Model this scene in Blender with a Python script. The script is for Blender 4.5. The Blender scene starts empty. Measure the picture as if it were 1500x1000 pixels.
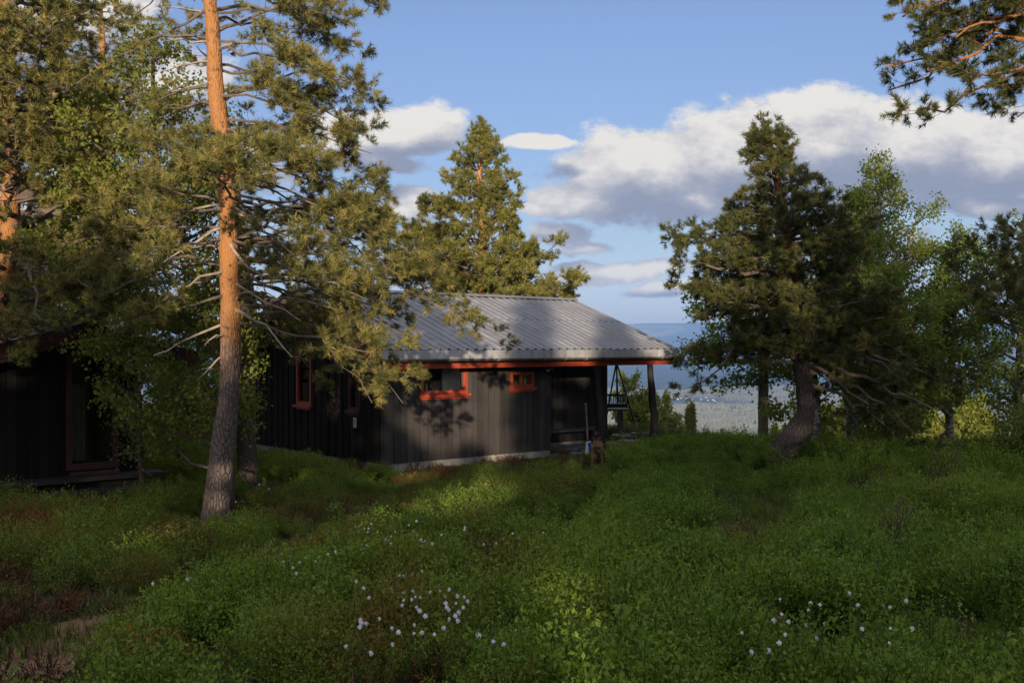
import bpy, bmesh, math
import numpy as np
from mathutils import Vector, Matrix

R = math.radians
scene = bpy.context.scene
col = scene.collection

# ------------------------------------------------------------------ camera
FPX, CX, CY, EYE = 1458.0, 750.0, 508.0, 2.4      # focal length in photo pixels, optical centre, eye height
cam_d = bpy.data.cameras.new('camera')
cam = bpy.data.objects.new('camera', cam_d)
col.objects.link(cam)
cam_d.sensor_width = 36.0
cam_d.lens = FPX / 1500.0 * 36.0
cam_d.shift_y = (CY - 500.0) / 1500.0
cam_d.clip_start = 0.1
cam_d.clip_end = 90000.0
cam.location = (0, 0, EYE)
cam.rotation_euler = (R(90), 0, 0)
scene.camera = cam

# ------------------------------------------------------------------ sun
SUN_EL = 8.5
SUN_AZ = (-0.04, -0.999)                            # horizontal direction TO the sun
_h = math.hypot(*SUN_AZ)
sdir = Vector((SUN_AZ[0] / _h * math.cos(R(SUN_EL)), SUN_AZ[1] / _h * math.cos(R(SUN_EL)), math.sin(R(SUN_EL))))
sun_d = bpy.data.lights.new('sun', 'SUN')
sun_d.energy = 5.0
sun_d.angle = R(0.53)
sun_d.color = (1.0, 0.82, 0.61)
sun = bpy.data.objects.new('sun', sun_d)
col.objects.link(sun)
sun.rotation_euler = sdir.to_track_quat('Z', 'Y').to_euler()

# ------------------------------------------------------------------ view
vs = scene.view_settings
vs.view_transform = 'Standard'
try: vs.look = 'None'
except Exception: pass
vs.gamma = 1.0
vs.use_curve_mapping = False
vs.exposure = 0.62
scene.cycles.use_denoising = True
scene.cycles.max_bounces = 7
scene.cycles.diffuse_bounces = 3
scene.cycles.transparent_max_bounces = 8
scene.cycles.transmission_bounces = 4
scene.cycles.glossy_bounces = 3
scene.cycles.volume_bounces = 0
scene.cycles.caustics_reflective = False
scene.cycles.caustics_refractive = False

# ------------------------------------------------------------------ node helpers
class NT:
    def __init__(s, tree):
        s.t = tree; s.n = tree.nodes; s.l = tree.links
    def new(s, typ, **kw):
        nd = s.n.new(typ)
        for k, v in kw.items(): setattr(nd, k, v)
        return nd
    def put(s, sock, v):
        if isinstance(v, bpy.types.NodeSocket): s.l.new(v, sock)
        else: sock.default_value = v
    def math(s, op, a, b=0.0, c=None, clamp=False):
        nd = s.n.new('ShaderNodeMath'); nd.operation = op; nd.use_clamp = clamp
        s.put(nd.inputs[0], a); s.put(nd.inputs[1], b)
        if c is not None: s.put(nd.inputs[2], c)
        return nd.outputs[0]
    def vmath(s, op, a, b=(0, 0, 0)):
        nd = s.n.new('ShaderNodeVectorMath'); nd.operation = op
        s.put(nd.inputs[0], a); s.put(nd.inputs[1], b)
        return nd.outputs['Value'] if op in ('LENGTH', 'DOT_PRODUCT') else nd.outputs[0]
    def mix(s, f, a, b, blend='MIX'):
        nd = s.n.new('ShaderNodeMix'); nd.data_type = 'RGBA'; nd.blend_type = blend
        s.put(nd.inputs[0], f); s.put(nd.inputs[6], a if not isinstance(a, tuple) else (*a[:3], 1)); s.put(nd.inputs[7], b if not isinstance(b, tuple) else (*b[:3], 1))
        return nd.outputs[2]
    def ramp(s, f, stops, interp='LINEAR'):
        nd = s.n.new('ShaderNodeValToRGB'); cr = nd.color_ramp; cr.interpolation = interp
        while len(cr.elements) < len(stops): cr.elements.new(0.5)
        for e, (p, c) in zip(cr.elements, stops):
            e.position = p; e.color = (*c, 1) if len(c) == 3 else c
        s.put(nd.inputs[0], f)
        return nd.outputs[0]
    def mr(s, v, a, b, c=0.0, d=1.0, smooth=False):
        nd = s.n.new('ShaderNodeMapRange'); nd.interpolation_type = 'SMOOTHSTEP' if smooth else 'LINEAR'
        s.put(nd.inputs[0], v); s.put(nd.inputs[1], a); s.put(nd.inputs[2], b); s.put(nd.inputs[3], c); s.put(nd.inputs[4], d)
        return nd.outputs[0]
    def noise(s, vec, scale, detail=4, rough=0.55, dist=0.0):
        nd = s.n.new('ShaderNodeTexNoise'); s.put(nd.inputs['Vector'], vec)
        s.put(nd.inputs['Scale'], scale); nd.inputs['Detail'].default_value = detail
        nd.inputs['Roughness'].default_value = rough; nd.inputs['Distortion'].default_value = dist
        return nd.outputs['Fac']
    def comb(s, x, y, z):
        nd = s.n.new('ShaderNodeCombineXYZ'); s.put(nd.inputs[0], x); s.put(nd.inputs[1], y); s.put(nd.inputs[2], z)
        return nd.outputs[0]
    def sep(s, v):
        nd = s.n.new('ShaderNodeSeparateXYZ'); s.put(nd.inputs[0], v); return nd.outputs

# ------------------------------------------------------------------ world: sky with clouds
world = bpy.data.worlds.new('World'); scene.world = world
world.use_nodes = True
W = NT(world.node_tree); W.n.clear()
SKY_STR = 0.105
sky = W.new('ShaderNodeTexSky', sky_type='NISHITA')
sky.sun_disc = False
sky.sun_elevation = R(SUN_EL)
sky.sun_rotation = math.atan2(SUN_AZ[0], SUN_AZ[1])
sky.altitude = 500.0
sky.air_density = 1.0
sky.dust_density = 0.6
sky.ozone_density = 1.6
gen = W.new('ShaderNodeTexCoord').outputs['Generated']
sx, sy, sz = W.sep(gen)
front = W.math('GREATER_THAN', sy, 0.05)
ys = W.math('MAXIMUM', sy, 0.05)
cu = W.math('DIVIDE', sx, ys)
cv = W.math('DIVIDE', sz, ys)

# density of cloud at a direction (horizontal, vertical tangent)
CLOUDS = [  # centre and half sizes in photo pixels, strength
    (960, 262, 165, 88, 1.0), (905, 250, 120, 80, .9), (1080, 232, 150, 100, 1.0), (1200, 220, 175, 98, 1.1),
    (1340, 226, 180, 92, 1.1), (1480, 222, 170, 88, 1.0), (1620, 215, 160, 100, 1.0), (860, 292, 90, 44, .8), (1010, 290, 150, 34, .9),
    (575, 190, 125, 46, 1.0), (500, 205, 120, 52, .9), (540, 240, 90, 22, .7),
    (792, 208, 66, 13, .8), (600, 297, 66, 26, .9), (590, 322, 60, 18, .6),
    (820, 345, 60, 26, .55), (790, 305, 40, 18, .5), (900, 398, 130, 17, .85), (990, 424, 100, 13, .75), (870, 368, 70, 12, .4),
    (1450, 303, 120, 24, .85), (1330, 345, 70, 12, .35),
    (250, 130, 120, 75, 1.0), (110, 40, 150, 70, .9), (330, 250, 120, 60, .9), (120, 300, 180, 60, .8),
    (-200, 200, 200, 90, 1.0), (1900, 250, 250, 70, 1.0),
]
grp = bpy.data.node_groups.new('cloud_field', 'ShaderNodeTree')
grp.interface.new_socket('Vector', in_out='INPUT', socket_type='NodeSocketVector')
grp.interface.new_socket('Density', in_out='OUTPUT', socket_type='NodeSocketFloat')
G = NT(grp)
gi = G.new('NodeGroupInput'); go = G.new('NodeGroupOutput')
uv = gi.outputs[0]
warp = G.new('ShaderNodeTexNoise'); G.put(warp.inputs['Vector'], uv); warp.inputs['Scale'].default_value = 9.0; warp.inputs['Detail'].default_value = 3
wv = G.vmath('MULTIPLY', G.vmath('SUBTRACT', warp.outputs['Color'], (.5, .5, .5)), (.075, .045, 0))
uvw = G.vmath('ADD', uv, wv)
best = None
for (px, py, rx, ry, st) in CLOUDS:
    c = ((px - CX) / FPX, (CY - py) / FPX, 0)
    d = G.vmath('SUBTRACT', uvw, c)
    d = G.vmath('MULTIPLY', d, (FPX / rx, FPX / ry, 0))
    k = G.math('MULTIPLY', G.math('SUBTRACT', 1.0, G.vmath('LENGTH', d)), st)
    if best is None: best = k
    else:
        nd = G.new('ShaderNodeMath', operation='SMOOTH_MAX')
        G.put(nd.inputs[0], best); G.put(nd.inputs[1], k); nd.inputs[2].default_value = .12
        best = nd.outputs[0]
uvs = G.vmath('MULTIPLY', uv, (1.0, 1.6, 1.0))
n1 = G.noise(uvs, 24.0, 11, .66)
n2 = G.noise(uvs, 7.0, 4, .5)
dens = G.math('ADD', best, G.math('MULTIPLY', G.math('SUBTRACT', n1, .5), .85))
dens = G.math('ADD', dens, G.math('MULTIPLY', G.math('SUBTRACT', n2, .5), .25))
G.l.new(dens, go.inputs[0])

def field(u, v):
    nd = W.new('ShaderNodeGroup'); nd.node_tree = grp
    W.put(nd.inputs[0], W.comb(u, v, 0.0)); return nd.outputs[0]
d0 = field(cu, cv)
d1 = field(W.math('SUBTRACT', cu, .010), W.math('ADD', cv, .030))
alpha = W.math('MULTIPLY', W.mr(d0, .02, .27, 0, 1, True), front)
lit = W.math('ADD', W.math('MULTIPLY', W.math('SUBTRACT', d0, d1), 1.15), .42)
lit = W.math('SUBTRACT', lit, W.math('MULTIPLY', W.math('MAXIMUM', d0, 0.0), .18), clamp=True)
ccol = W.ramp(lit, [(0.0, (.19, .21, .275)), (.32, (.25, .262, .315)), (.58, (.385, .375, .395)), (.90, (.575, .545, .505))])
# thin pale streaks low over the valley
st_n = W.noise(W.comb(W.math('MULTIPLY', cu, 3.0), W.math('MULTIPLY', cv, 28.0), 4.0), 1.6, 5, .55)
st_a = W.math('MULTIPLY', W.mr(st_n, .45, .72, 0, .55, True), W.mr(cv, .01, .13, 1, 0, True))
st_a = W.math('MULTIPLY', st_a, W.mr(cv, -.002, .02, 0, 1))
skyc = W.vmath('SCALE', sky.outputs[0]); skyc.node.inputs['Scale'].default_value = SKY_STR
tinted = W.mix(1.0, skyc, W.ramp(sz, [(0.0, (.78, .84, 1.60)), (.03, (.68, .70, 1.22)), (.107, (.72, .69, .88)), (.30, (.92, .86, 1.08)), (1.0, (1.0, .9, 1.05))]), 'MULTIPLY')
c1 = W.mix(st_a, tinted, (.42, .44, .50))
c2 = W.mix(alpha, c1, ccol)
# bright cloud added overhead and behind the viewer, unseen, to lift the ambient light
bn = W.noise(W.vmath('MULTIPLY', gen, (1, 1, 2.2)), 2.4, 7, .6)
ba = W.math('MULTIPLY', W.mr(bn, .44, .58, 0, 1, True), W.math('MAXIMUM', W.mr(sy, .1, -.25), W.mr(sz, .55, .8)))
ba = W.math('MULTIPLY', ba, W.mr(sz, 0.0, .12))
c2 = W.mix(ba, c2, W.mix(W.mr(bn, .5, .75), (1.05, 1.0, .95), (.44, .48, .56)))
bg = W.new('ShaderNodeBackground'); W.l.new(c2, bg.inputs[0]); bg.inputs[1].default_value = 1.0
wo = W.new('ShaderNodeOutputWorld'); W.l.new(bg.outputs[0], wo.inputs[0])

# ------------------------------------------------------------------ numeric helpers
def P(px, py, Y):
    """a point of the place seen at photo pixel (px, py) at distance Y"""
    return np.array([(px - CX) / FPX * Y, Y, EYE - (py - CY) / FPX * Y])

def _hash(ix, iy, seed):
    h = (ix.astype(np.int64) * 374761393 + iy.astype(np.int64) * 668265263 + seed * 1442695041) & 0xffffffff
    h = ((h ^ (h >> 13)) * 1274126177) & 0xffffffff
    return ((h ^ (h >> 16)) & 0xffff) / 65535.0
def vnoise(x, y, seed=0):
    x = np.asarray(x, float); y = np.asarray(y, float)
    ix = np.floor(x); iy = np.floor(y); fx = x - ix; fy = y - iy
    fx = fx * fx * (3 - 2 * fx); fy = fy * fy * (3 - 2 * fy)
    a = _hash(ix, iy, seed); b = _hash(ix + 1, iy, seed); c = _hash(ix, iy + 1, seed); d = _hash(ix + 1, iy + 1, seed)
    return (a * (1 - fx) + b * fx) * (1 - fy) + (c * (1 - fx) + d * fx) * fy
def fbm(x, y, seed=0, o=4):
    s = 0; a = .5; t = 0
    for k in range(o):
        s = s + a * vnoise(x * 2 ** k, y * 2 ** k, seed + k); t += a; a *= .5
    return s / t
def sstep(a, b, x):
    t = np.clip((x - a) / (b - a), 0, 1); return t * t * (3 - 2 * t)

def ground(x, y):
    x = np.asarray(x, float); y = np.asarray(y, float)
    z = .80 * (1 - sstep(-2, 17, y))
    z = z + .22 * sstep(0.5, 4.5, x) * sstep(14, 20, y)
    z = z + .25 * (1 - sstep(-9.5, -5.5, x)) * sstep(9, 14, y) * (1 - sstep(20, 30, y))
    z = z + .05 * sstep(-9, -20, y) * 0 + np.where(y < -3, .035 * np.minimum(-3 - y, 40), 0)
    bump = (fbm(x * .8, y * .8, 3) - .5) * .22
    near_cabin = sstep(3.2, 5.2, np.hypot((x + 1.0) / 1.35, (y - 22.5) / .95))
    z = z + bump * (.15 + .85 * near_cabin)
    edge = 26.5 + np.where(x < -3, (-3 - x) * .5, 0) - np.clip((x - 3.2) * 2.3, 0, 8.6) + (fbm(x * .3, y * 0 + 5, 8) - .5) * 1.5
    e = np.maximum(y - edge, 0)
    r = np.hypot(x, y)
    drop = .42 * e * e / (e + 7) 
    vz = -337 - .052 * np.clip(6200 - r, 0, 5200) + 40 * (fbm(x / 1500, y / 1500, 21) - .5) * sstep(6500, 9000, r) + 26 * (fbm(x / 300, y / 300, 22) - .5)
    hills = 330 * (fbm(x / 3800, y / 2300, 31, 5) - .12) * sstep(6500, 11000, r) + 640 * sstep(12000, 22000, r) * (.55 + .6 * fbm(x / 7000, y / 5000, 41, 5))
    far = vz + hills
    h = z - drop
    k = sstep(600, 1500, e)
    h = np.maximum(h, -640)
    hh = np.where(e > 0, h * (1 - k) + far * k, h)
    rb = sstep(900, 2500, np.maximum(-y, 0) + np.maximum(np.abs(x) - y, 0) * 0)
    return hh * (1 - rb) + (z.clip(-5, 5) - 30 - 0 * x) * rb

def hit(px, py, dz=0.0):
    Y = np.linspace(2.5, 40, 6000); X = (px - CX) / FPX * Y; Z = EYE - (py - CY) / FPX * Y
    g = ground(X, Y) + dz
    i = int(np.argmax(Z <= g))
    return np.array([X[i], Y[i], g[i] - dz])

# ------------------------------------------------------------------ mesh builder
class Geo:
    def __init__(s): s.v = []; s.f3 = []; s.f4 = []; s.n = 0; s.a = []
    def add(s, V, F, a=0.0):
        V = np.asarray(V, float).reshape(-1, 3); F = np.asarray(F, np.int64)
        if len(V) == 0: return
        (s.f3 if F.shape[1] == 3 else s.f4).append(F + s.n)
        s.v.append(V); s.a.append(np.broadcast_to(np.asarray(a, float), (len(V),)).copy()); s.n += len(V)
    def box(s, x0, x1, y0, y1, z0, z1, a=0.0):
        V = [(x, y, z) for z in (z0, z1) for y in (y0, y1) for x in (x0, x1)]
        s.add(V, [(0, 2, 3, 1), (4, 5, 7, 6), (0, 1, 5, 4), (2, 6, 7, 3), (0, 4, 6, 2), (1, 3, 7, 5)], a)
    def hexa(s, V8, a=0.0):   # bottom 4 (ccw from above), top 4
        s.add(V8, [(0, 3, 2, 1), (4, 5, 6, 7), (0, 1, 5, 4), (1, 2, 6, 5), (2, 3, 7, 6), (3, 0, 4, 7)], a)
    def tube(s, pts, rad, sides=8, cap=True, a=0.0, warp=0.0, seed=0):
        pts = np.asarray(pts, float); n = len(pts); rad = np.broadcast_to(np.asarray(rad, float), (n,))
        T = np.gradient(pts, axis=0); T /= np.linalg.norm(T, axis=1)[:, None] + 1e-9
        ref = np.array([0, 0, 1.0]) if abs(T[0][2]) < .8 else np.array([1.0, 0, 0])
        U = []; u = np.cross(T[0], ref); u /= np.linalg.norm(u)
        for i in range(n):
            u = u - T[i] * np.dot(u, T[i]); u /= np.linalg.norm(u) + 1e-9; U.append(u)
        U = np.array(U); Vv = np.cross(T, U)
        ang = np.linspace(0, 2 * np.pi, sides, endpoint=False)
        rr = rad[:, None] * np.ones(sides)[None]
        if warp:
            aa = ang[None] * np.ones(n)[:, None]; tt = np.arange(n)[:, None] * np.ones(sides)[None]
            rr = rr * (1 + warp * 2 * (fbm(2 + np.cos(aa) * 1.6 + 7 * 0, tt * .35 + np.sin(aa) * 1.6, 5 + seed, 3) - .5))
        V = pts[:, None] + rr[..., None] * (np.cos(ang)[None, :, None] * U[:, None] + np.sin(ang)[None, :, None] * Vv[:, None])
        i = np.arange(n - 1)[:, None] * sides; j = np.arange(sides)[None]; j2 = (j + 1) % sides
        F = np.stack([i + j, i + j2, i + sides + j2, i + sides + j], -1).reshape(-1, 4)
        s.add(V.reshape(-1, 3), F, a)
        if cap:
            for k, e in ((0, 0), (n - 1, (n - 1))):
                base = V[e]; c = pts[e]
                VV = np.vstack([base, c]); jj = np.arange(sides)
                f = np.stack([jj, (jj + 1) % sides, np.full(sides, sides)], -1)
                if k == 0: f = f[:, ::-1]
                s.add(VV, f, a)
    def segs(s, P0, P1, R0, R1, sides=3, a=0.0):
        P0 = np.asarray(P0); P1 = np.asarray(P1); n = len(P0)
        if n == 0: return
        D = P1 - P0; D /= np.linalg.norm(D, axis=1)[:, None] + 1e-9
        ref = np.where(np.abs(D[:, 2:3]) < .8, np.array([[0, 0, 1.0]]), np.array([[1.0, 0, 0]]))
        U = np.cross(D, ref); U /= np.linalg.norm(U, axis=1)[:, None] + 1e-9; V_ = np.cross(D, U)
        ang = np.linspace(0, 2 * np.pi, sides, endpoint=False)
        ring = np.cos(ang)[None, :, None] * U[:, None] + np.sin(ang)[None, :, None] * V_[:, None]
        A = P0[:, None] + ring * np.asarray(R0).reshape(-1, 1, 1); B = P1[:, None] + ring * np.asarray(R1).reshape(-1, 1, 1)
        V = np.concatenate([A, B], 1)
        j = np.arange(sides); j2 = (j + 1) % sides
        f = np.stack([j, j2, sides + j2, sides + j], -1)
        F = (np.arange(n)[:, None, None] * (2 * sides) + f[None]).reshape(-1, 4)
        s.add(V.reshape(-1, 3), F, a)
    def ball(s, c, r, seg=10, rings=6, a=0.0):
        c = np.asarray(c, float); r = np.broadcast_to(np.asarray(r, float), (3,))
        th = np.linspace(0, np.pi, rings + 1); ph = np.linspace(0, 2 * np.pi, seg, endpoint=False)
        V = np.stack([np.sin(th)[:, None] * np.cos(ph)[None], np.sin(th)[:, None] * np.sin(ph)[None], np.cos(th)[:, None] * np.ones(seg)[None]], -1) * r + c
        i = np.arange(rings)[:, None] * seg; j = np.arange(seg)[None]; j2 = (j + 1) % seg
        s.add(V.reshape(-1, 3), np.stack([i + j, i + seg + j, i + seg + j2, i + j2], -1).reshape(-1, 4), a)
    def mesh(s, name, mat=None, smooth=False):
        me = bpy.data.meshes.new(name)
        V = np.vstack(s.v); me.vertices.add(len(V)); me.vertices.foreach_set('co', V.astype(np.float32).ravel())
        fs = []; st = []; k = 0
        if s.f3:
            F = np.vstack(s.f3); fs.append(F.ravel()); st.append(np.arange(len(F)) * 3); k = len(F) * 3
        if s.f4:
            F = np.vstack(s.f4); fs.append(F.ravel()); st.append(k + np.arange(len(F)) * 4)
        li = np.concatenate(fs).astype(np.int32); ls = np.concatenate(st).astype(np.int32)
        me.loops.add(len(li)); me.loops.foreach_set('vertex_index', li)
        me.polygons.add(len(ls)); me.polygons.foreach_set('loop_start', ls)
        me.update(calc_edges=True)
        if smooth: me.polygons.foreach_set('use_smooth', np.ones(len(ls), bool))
        else: me.polygons.foreach_set('use_smooth', np.zeros(len(ls), bool))
        at = me.attributes.new('lv', 'FLOAT', 'POINT'); at.data.foreach_set('value', np.concatenate(s.a).astype(np.float32))
        if mat: me.materials.append(mat)
        return me
    def obj(s, name, mat=None, parent=None, smooth=False):
        o = bpy.data.objects.new(name, s.mesh(name, mat, smooth)); col.objects.link(o)
        if parent: o.parent = parent
        return o

def empty(name, loc=(0, 0, 0), rz=0.0):
    o = bpy.data.objects.new(name, None); col.objects.link(o); o.empty_display_size = .2
    o.location = loc; o.rotation_euler = (0, 0, rz); return o
def tag(o, label=None, cat=None, group=None, kind=None):
    if label: o['label'] = label
    if cat: o['category'] = cat
    if group: o['group'] = group
    if kind: o['kind'] = kind
    return o
def copy_tree(o, parent=None):
    c = o.copy(); col.objects.link(c)
    if parent: c.parent = parent
    for ch in [q for q in bpy.data.objects if q.parent == o]: copy_tree(ch, c)
    return c
# ------------------------------------------------------------------ materials
def new_mat(name):
    m = bpy.data.materials.new(name); m.use_nodes = True
    T = NT(m.node_tree); T.n.clear()
    out = T.new('ShaderNodeOutputMaterial'); bs = T.new('ShaderNodeBsdfPrincipled')
    T.l.new(bs.outputs[0], out.inputs[0]); T.out = out; T.bs = bs
    T.obj = T.new('ShaderNodeTexCoord').outputs['Object']
    return m, T
def bump(T, h, strength=.4, dist=.01):
    b = T.new('ShaderNodeBump'); b.inputs['Strength'].default_value = strength; b.inputs['Distance'].default_value = dist
    T.put(b.inputs['Height'], h); T.l.new(b.outputs[0], T.bs.inputs['Normal'])
def simple(name, c, rough=.6, metal=0.0, var=.25, scale=12.0, spec=.5, bm=0.0, stretch=(1, 1, 1)):
    m, T = new_mat(name)
    v = T.vmath('MULTIPLY', T.obj, stretch)
    n = T.noise(v, scale, 5, .6)
    dark = tuple(x * (1 - var) for x in c); lite = tuple(min(1, x * (1 + var)) for x in c)
    T.put(T.bs.inputs['Base Color'], T.mix(T.mr(n, .3, .7), dark, lite))
    T.put(T.bs.inputs['Roughness'], T.mr(n, .3, .7, rough * .85, min(1, rough * 1.1)))
    T.bs.inputs['Metallic'].default_value = metal; T.bs.inputs['Specular IOR Level'].default_value = spec
    if bm: bump(T, n, bm, .01)
    return m

def leaf_mat(name, c1, c2, transl=.3, c3=None, rough=.55, inst=False, spec=.25):
    m, T = new_mat(name)
    at = T.new('ShaderNodeAttribute', attribute_name='lv').outputs['Fac']
    cc = T.mix(at, c1, c2)
    if c3 is not None:
        cc = T.mix(T.mr(at, .86, .96), cc, c3)
    if inst:
        tn = T.new('ShaderNodeAttribute', attribute_type='INSTANCER', attribute_name='tone')
        red = T.new('ShaderNodeAttribute', attribute_type='INSTANCER', attribute_name='red')
        cc = T.mix(T.math('MULTIPLY', red.outputs['Fac'], T.mr(at, .15, .75)), cc, (.20, .070, .028))
        hs = T.new('ShaderNodeHueSaturation'); T.l.new(cc, hs.inputs['Color'])
        T.put(hs.inputs['Value'], T.mr(tn.outputs['Fac'], 0, 1, .62, 1.3)); T.put(hs.inputs['Hue'], T.mr(tn.outputs['Fac'], 0, 1, .515, .488))
        cc = hs.outputs[0]
    T.put(T.bs.inputs['Base Color'], cc)
    T.bs.inputs['Roughness'].default_value = rough; T.bs.inputs['Specular IOR Level'].default_value = spec
    tr = T.new('ShaderNodeBsdfTranslucent'); T.l.new(T.mix(1.0, cc, (1.35, 1.3, .6), 'MULTIPLY'), tr.inputs[0])
    mx = T.new('ShaderNodeMixShader'); mx.inputs[0].default_value = transl
    T.l.new(T.bs.outputs[0], mx.inputs[1]); T.l.new(tr.outputs[0], mx.inputs[2]); T.l.new(mx.outputs[0], T.out.inputs[0])
    return m

def bark_mat(name, low, high, z0, z1, plate=(14, 14, 5)):
    """grey plated bark low down, thin orange bark higher up the stem"""
    m, T = new_mat(name)
    z = T.sep(T.obj)[2]
    n = T.noise(T.obj, 2.2, 4, .6)
    zz = T.math('ADD', z, T.math('MULTIPLY', T.math('SUBTRACT', n, .5), 1.6))
    t = T.mr(zz, z0, z1, 0, 1, True)
    v = T.vmath('MULTIPLY', T.vmath('ADD', T.obj, T.vmath('SCALE', T.obj)), (1, 1, 1))
    vo = T.new('ShaderNodeTexVoronoi', feature='DISTANCE_TO_EDGE'); T.put(vo.inputs['Vector'], T.vmath('MULTIPLY', T.obj, plate)); vo.inputs['Scale'].default_value = 1.6
    crack = T.mr(vo.outputs['Distance'], 0.0, .22)
    f = T.noise(T.vmath('MULTIPLY', T.obj, (1, 1, .35)), 60, 5, .65)
    lo = T.mix(crack, tuple(x * .3 for x in low), low); lo = T.mix(T.mr(f, .35, .7), lo, tuple(min(1, x * 1.45) for x in low))
    hi = T.mix(T.mr(f, .3, .7), tuple(x * .62 for x in high), high)
    n3 = T.noise(T.obj, 9, 4, .6)
    hi = T.mix(T.mr(n3, .58, .68), hi, tuple(x * .45 for x in low))
    c = T.mix(t, lo, hi)
    T.put(T.bs.inputs['Base Color'], c); T.bs.inputs['Roughness'].default_value = .85; T.bs.inputs['Specular IOR Level'].default_value = .2
    hgt = T.math('ADD', T.math('MULTIPLY', crack, T.mr(t, 0, 1, 1, .35)), T.math('MULTIPLY', f, .35))
    bump(T, hgt, .9, .02)
    return m

def board_mat(name, c, rough=.75, grain=70, weather=.5, per=None):
    """stained boards: streaky grain along z, tone per board from attribute lv"""
    m, T = new_mat(name)
    at = T.new('ShaderNodeAttribute', attribute_name='lv').outputs['Fac']
    sh = T.vmath('ADD', T.vmath('MULTIPLY', T.obj, (1, 1, .035)), T.comb(T.math('MULTIPLY', at, 17.0), 0.0, 0.0))
    g = T.noise(sh, grain, 6, .65)
    w = T.noise(T.vmath('MULTIPLY', T.obj, (1, 1, .4)), 3.0, 5, .6)
    v = T.math('ADD', T.math('MULTIPLY', g, .55), T.math('ADD', T.math('MULTIPLY', at, .35), T.math('MULTIPLY', w, weather * .5)))
    T.put(T.bs.inputs['Base Color'], T.mix(T.mr(v, .35, .95), tuple(x * .5 for x in c), tuple(min(1, x * 1.7) for x in c)))
    T.bs.inputs['Roughness'].default_value = rough; T.bs.inputs['Specular IOR Level'].default_value = .12
    bump(T, g, .35, .004)
    return m

M = {}
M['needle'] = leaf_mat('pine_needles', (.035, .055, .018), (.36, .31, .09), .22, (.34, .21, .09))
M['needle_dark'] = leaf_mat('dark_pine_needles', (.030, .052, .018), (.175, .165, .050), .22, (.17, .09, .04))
M['needle_lit'] = leaf_mat('fresh_sunlit_needles', (.085, .10, .022), (.33, .30, .08), .25, (.24, .14, .05))  # young growth, brightened further so the colour itself carries sunlight
M['leaf'] = leaf_mat('birch_leaves', (.075, .12, .025), (.25, .31, .075), .5)
M['leaf_y'] = leaf_mat('yellow_green_leaves', (.10, .14, .025), (.27, .28, .06), .45)
M['leaf_mid'] = leaf_mat('light_birch_leaves', (.085, .13, .025), (.28, .32, .07), .5)
M['bilb'] = leaf_mat('bilberry_leaves', (.040, .090, .015), (.200, .290, .038), .38, None, inst=True)
M['grass'] = leaf_mat('grass_blades', (.04, .075, .016), (.14, .165, .04), .30, (.20, .16, .08), inst=True)
M['heath'] = leaf_mat('heather_twigs', (.055, .034, .018), (.18, .080, .035), .12, (.06, .09, .02), inst=True)
M['bark'] = bark_mat('pine_bark', (.150, .115, .098), (.43, .20, .075), 1.9, 3.0)
M['bark_low'] = bark_mat('pine_bark_orange_high', (.105, .08, .066), (.40, .18, .075), 3.6, 4.6)
M['bark_grey'] = bark_mat('pine_bark_grey', (.088, .07, .06), (.30, .14, .07), 3.2, 4.6)
M['bark_far'] = bark_mat('pine_bark_far', (.20, .12, .08), (.58, .26, .10), .5, 2.2)
def _birch():
    m, T = new_mat('birch_bark')
    n = T.noise(T.vmath('MULTIPLY', T.obj, (1, 1, 3.5)), 9, 5, .7); n2 = T.noise(T.obj, 1.6, 3, .5)
    c = T.mix(T.mr(n, .46, .56), (.30, .29, .27), (.03, .027, .025))
    c = T.mix(T.mr(n2, .5, .65), c, (.05, .042, .036))
    T.put(T.bs.inputs['Base Color'], c); T.bs.inputs['Roughness'].default_value = .7; bump(T, n, .3)
    return m
M['birch'] = _birch()
M['twig'] = simple('grey_twigs', (.13, .10, .08), .85, var=.4, scale=8)
M['dead'] = simple('bleached_dead_wood', (.30, .25, .20), .85, var=.4, scale=10, bm=.4)
M['twig_brown'] = simple('brown_twigs', (.07, .04, .03), .85, var=.4, scale=8)
M['siding'] = board_mat('tarred_siding', (.048, .043, .041), weather=.9)
M['siding_gable'] = board_mat('tarred_siding_shaded', (.018, .015, .0135))  # same tar as the front wall, the gable's shade put into the colour
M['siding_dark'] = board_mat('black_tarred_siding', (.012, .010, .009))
M['backing'] = simple('dark_backing', (.008, .007, .006), .9)
M['weather'] = board_mat('weathered_boards', (.17, .155, .14))
M['log'] = simple('dark_log', (.022, .018, .016), .8, var=.5, scale=20, bm=.5, stretch=(1, 1, .2))
M['red'] = simple('red_paint', (.35, .056, .026), .55, var=.22, scale=6, bm=.12, stretch=(1, 1, 1))
M['red_dark'] = simple('red_paint_shaded', (.045, .010, .007), .6, var=.25, scale=6)  # trim red darkened so the colour carries the shade on the left cabin
M['concrete'] = simple('concrete', (.30, .28, .25), .9, var=.35, scale=5, bm=.5)
M['gutter'] = simple('gutter_metal', (.20, .19, .18), .45, .4, var=.35, scale=7)
M['bracket'] = simple('bracket_metal', (.5, .48, .45), .4, .6)
M['curtain'] = simple('white_curtain', (.72, .66, .58), .9, var=.1)
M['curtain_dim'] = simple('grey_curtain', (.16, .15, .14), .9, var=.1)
M['room'] = simple('room_wood', (.12, .075, .045), .8, var=.3)
M['cardboard'] = simple('cardboard', (.30, .20, .13), .9, var=.2)
M['yellow'] = simple('yellow_plastic', (.80, .55, .05), .4)
M['white'] = simple('white_plastic', (.75, .74, .70), .4, var=.06)
M['blue'] = simple('blue_plastic', (.03, .08, .35), .4)
M['pale_blue'] = simple('pale_blue_metal', (.42, .52, .60), .4, var=.1)
M['iron'] = simple('black_iron', (.012, .012, .012), .5, .5, var=.3)
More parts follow.
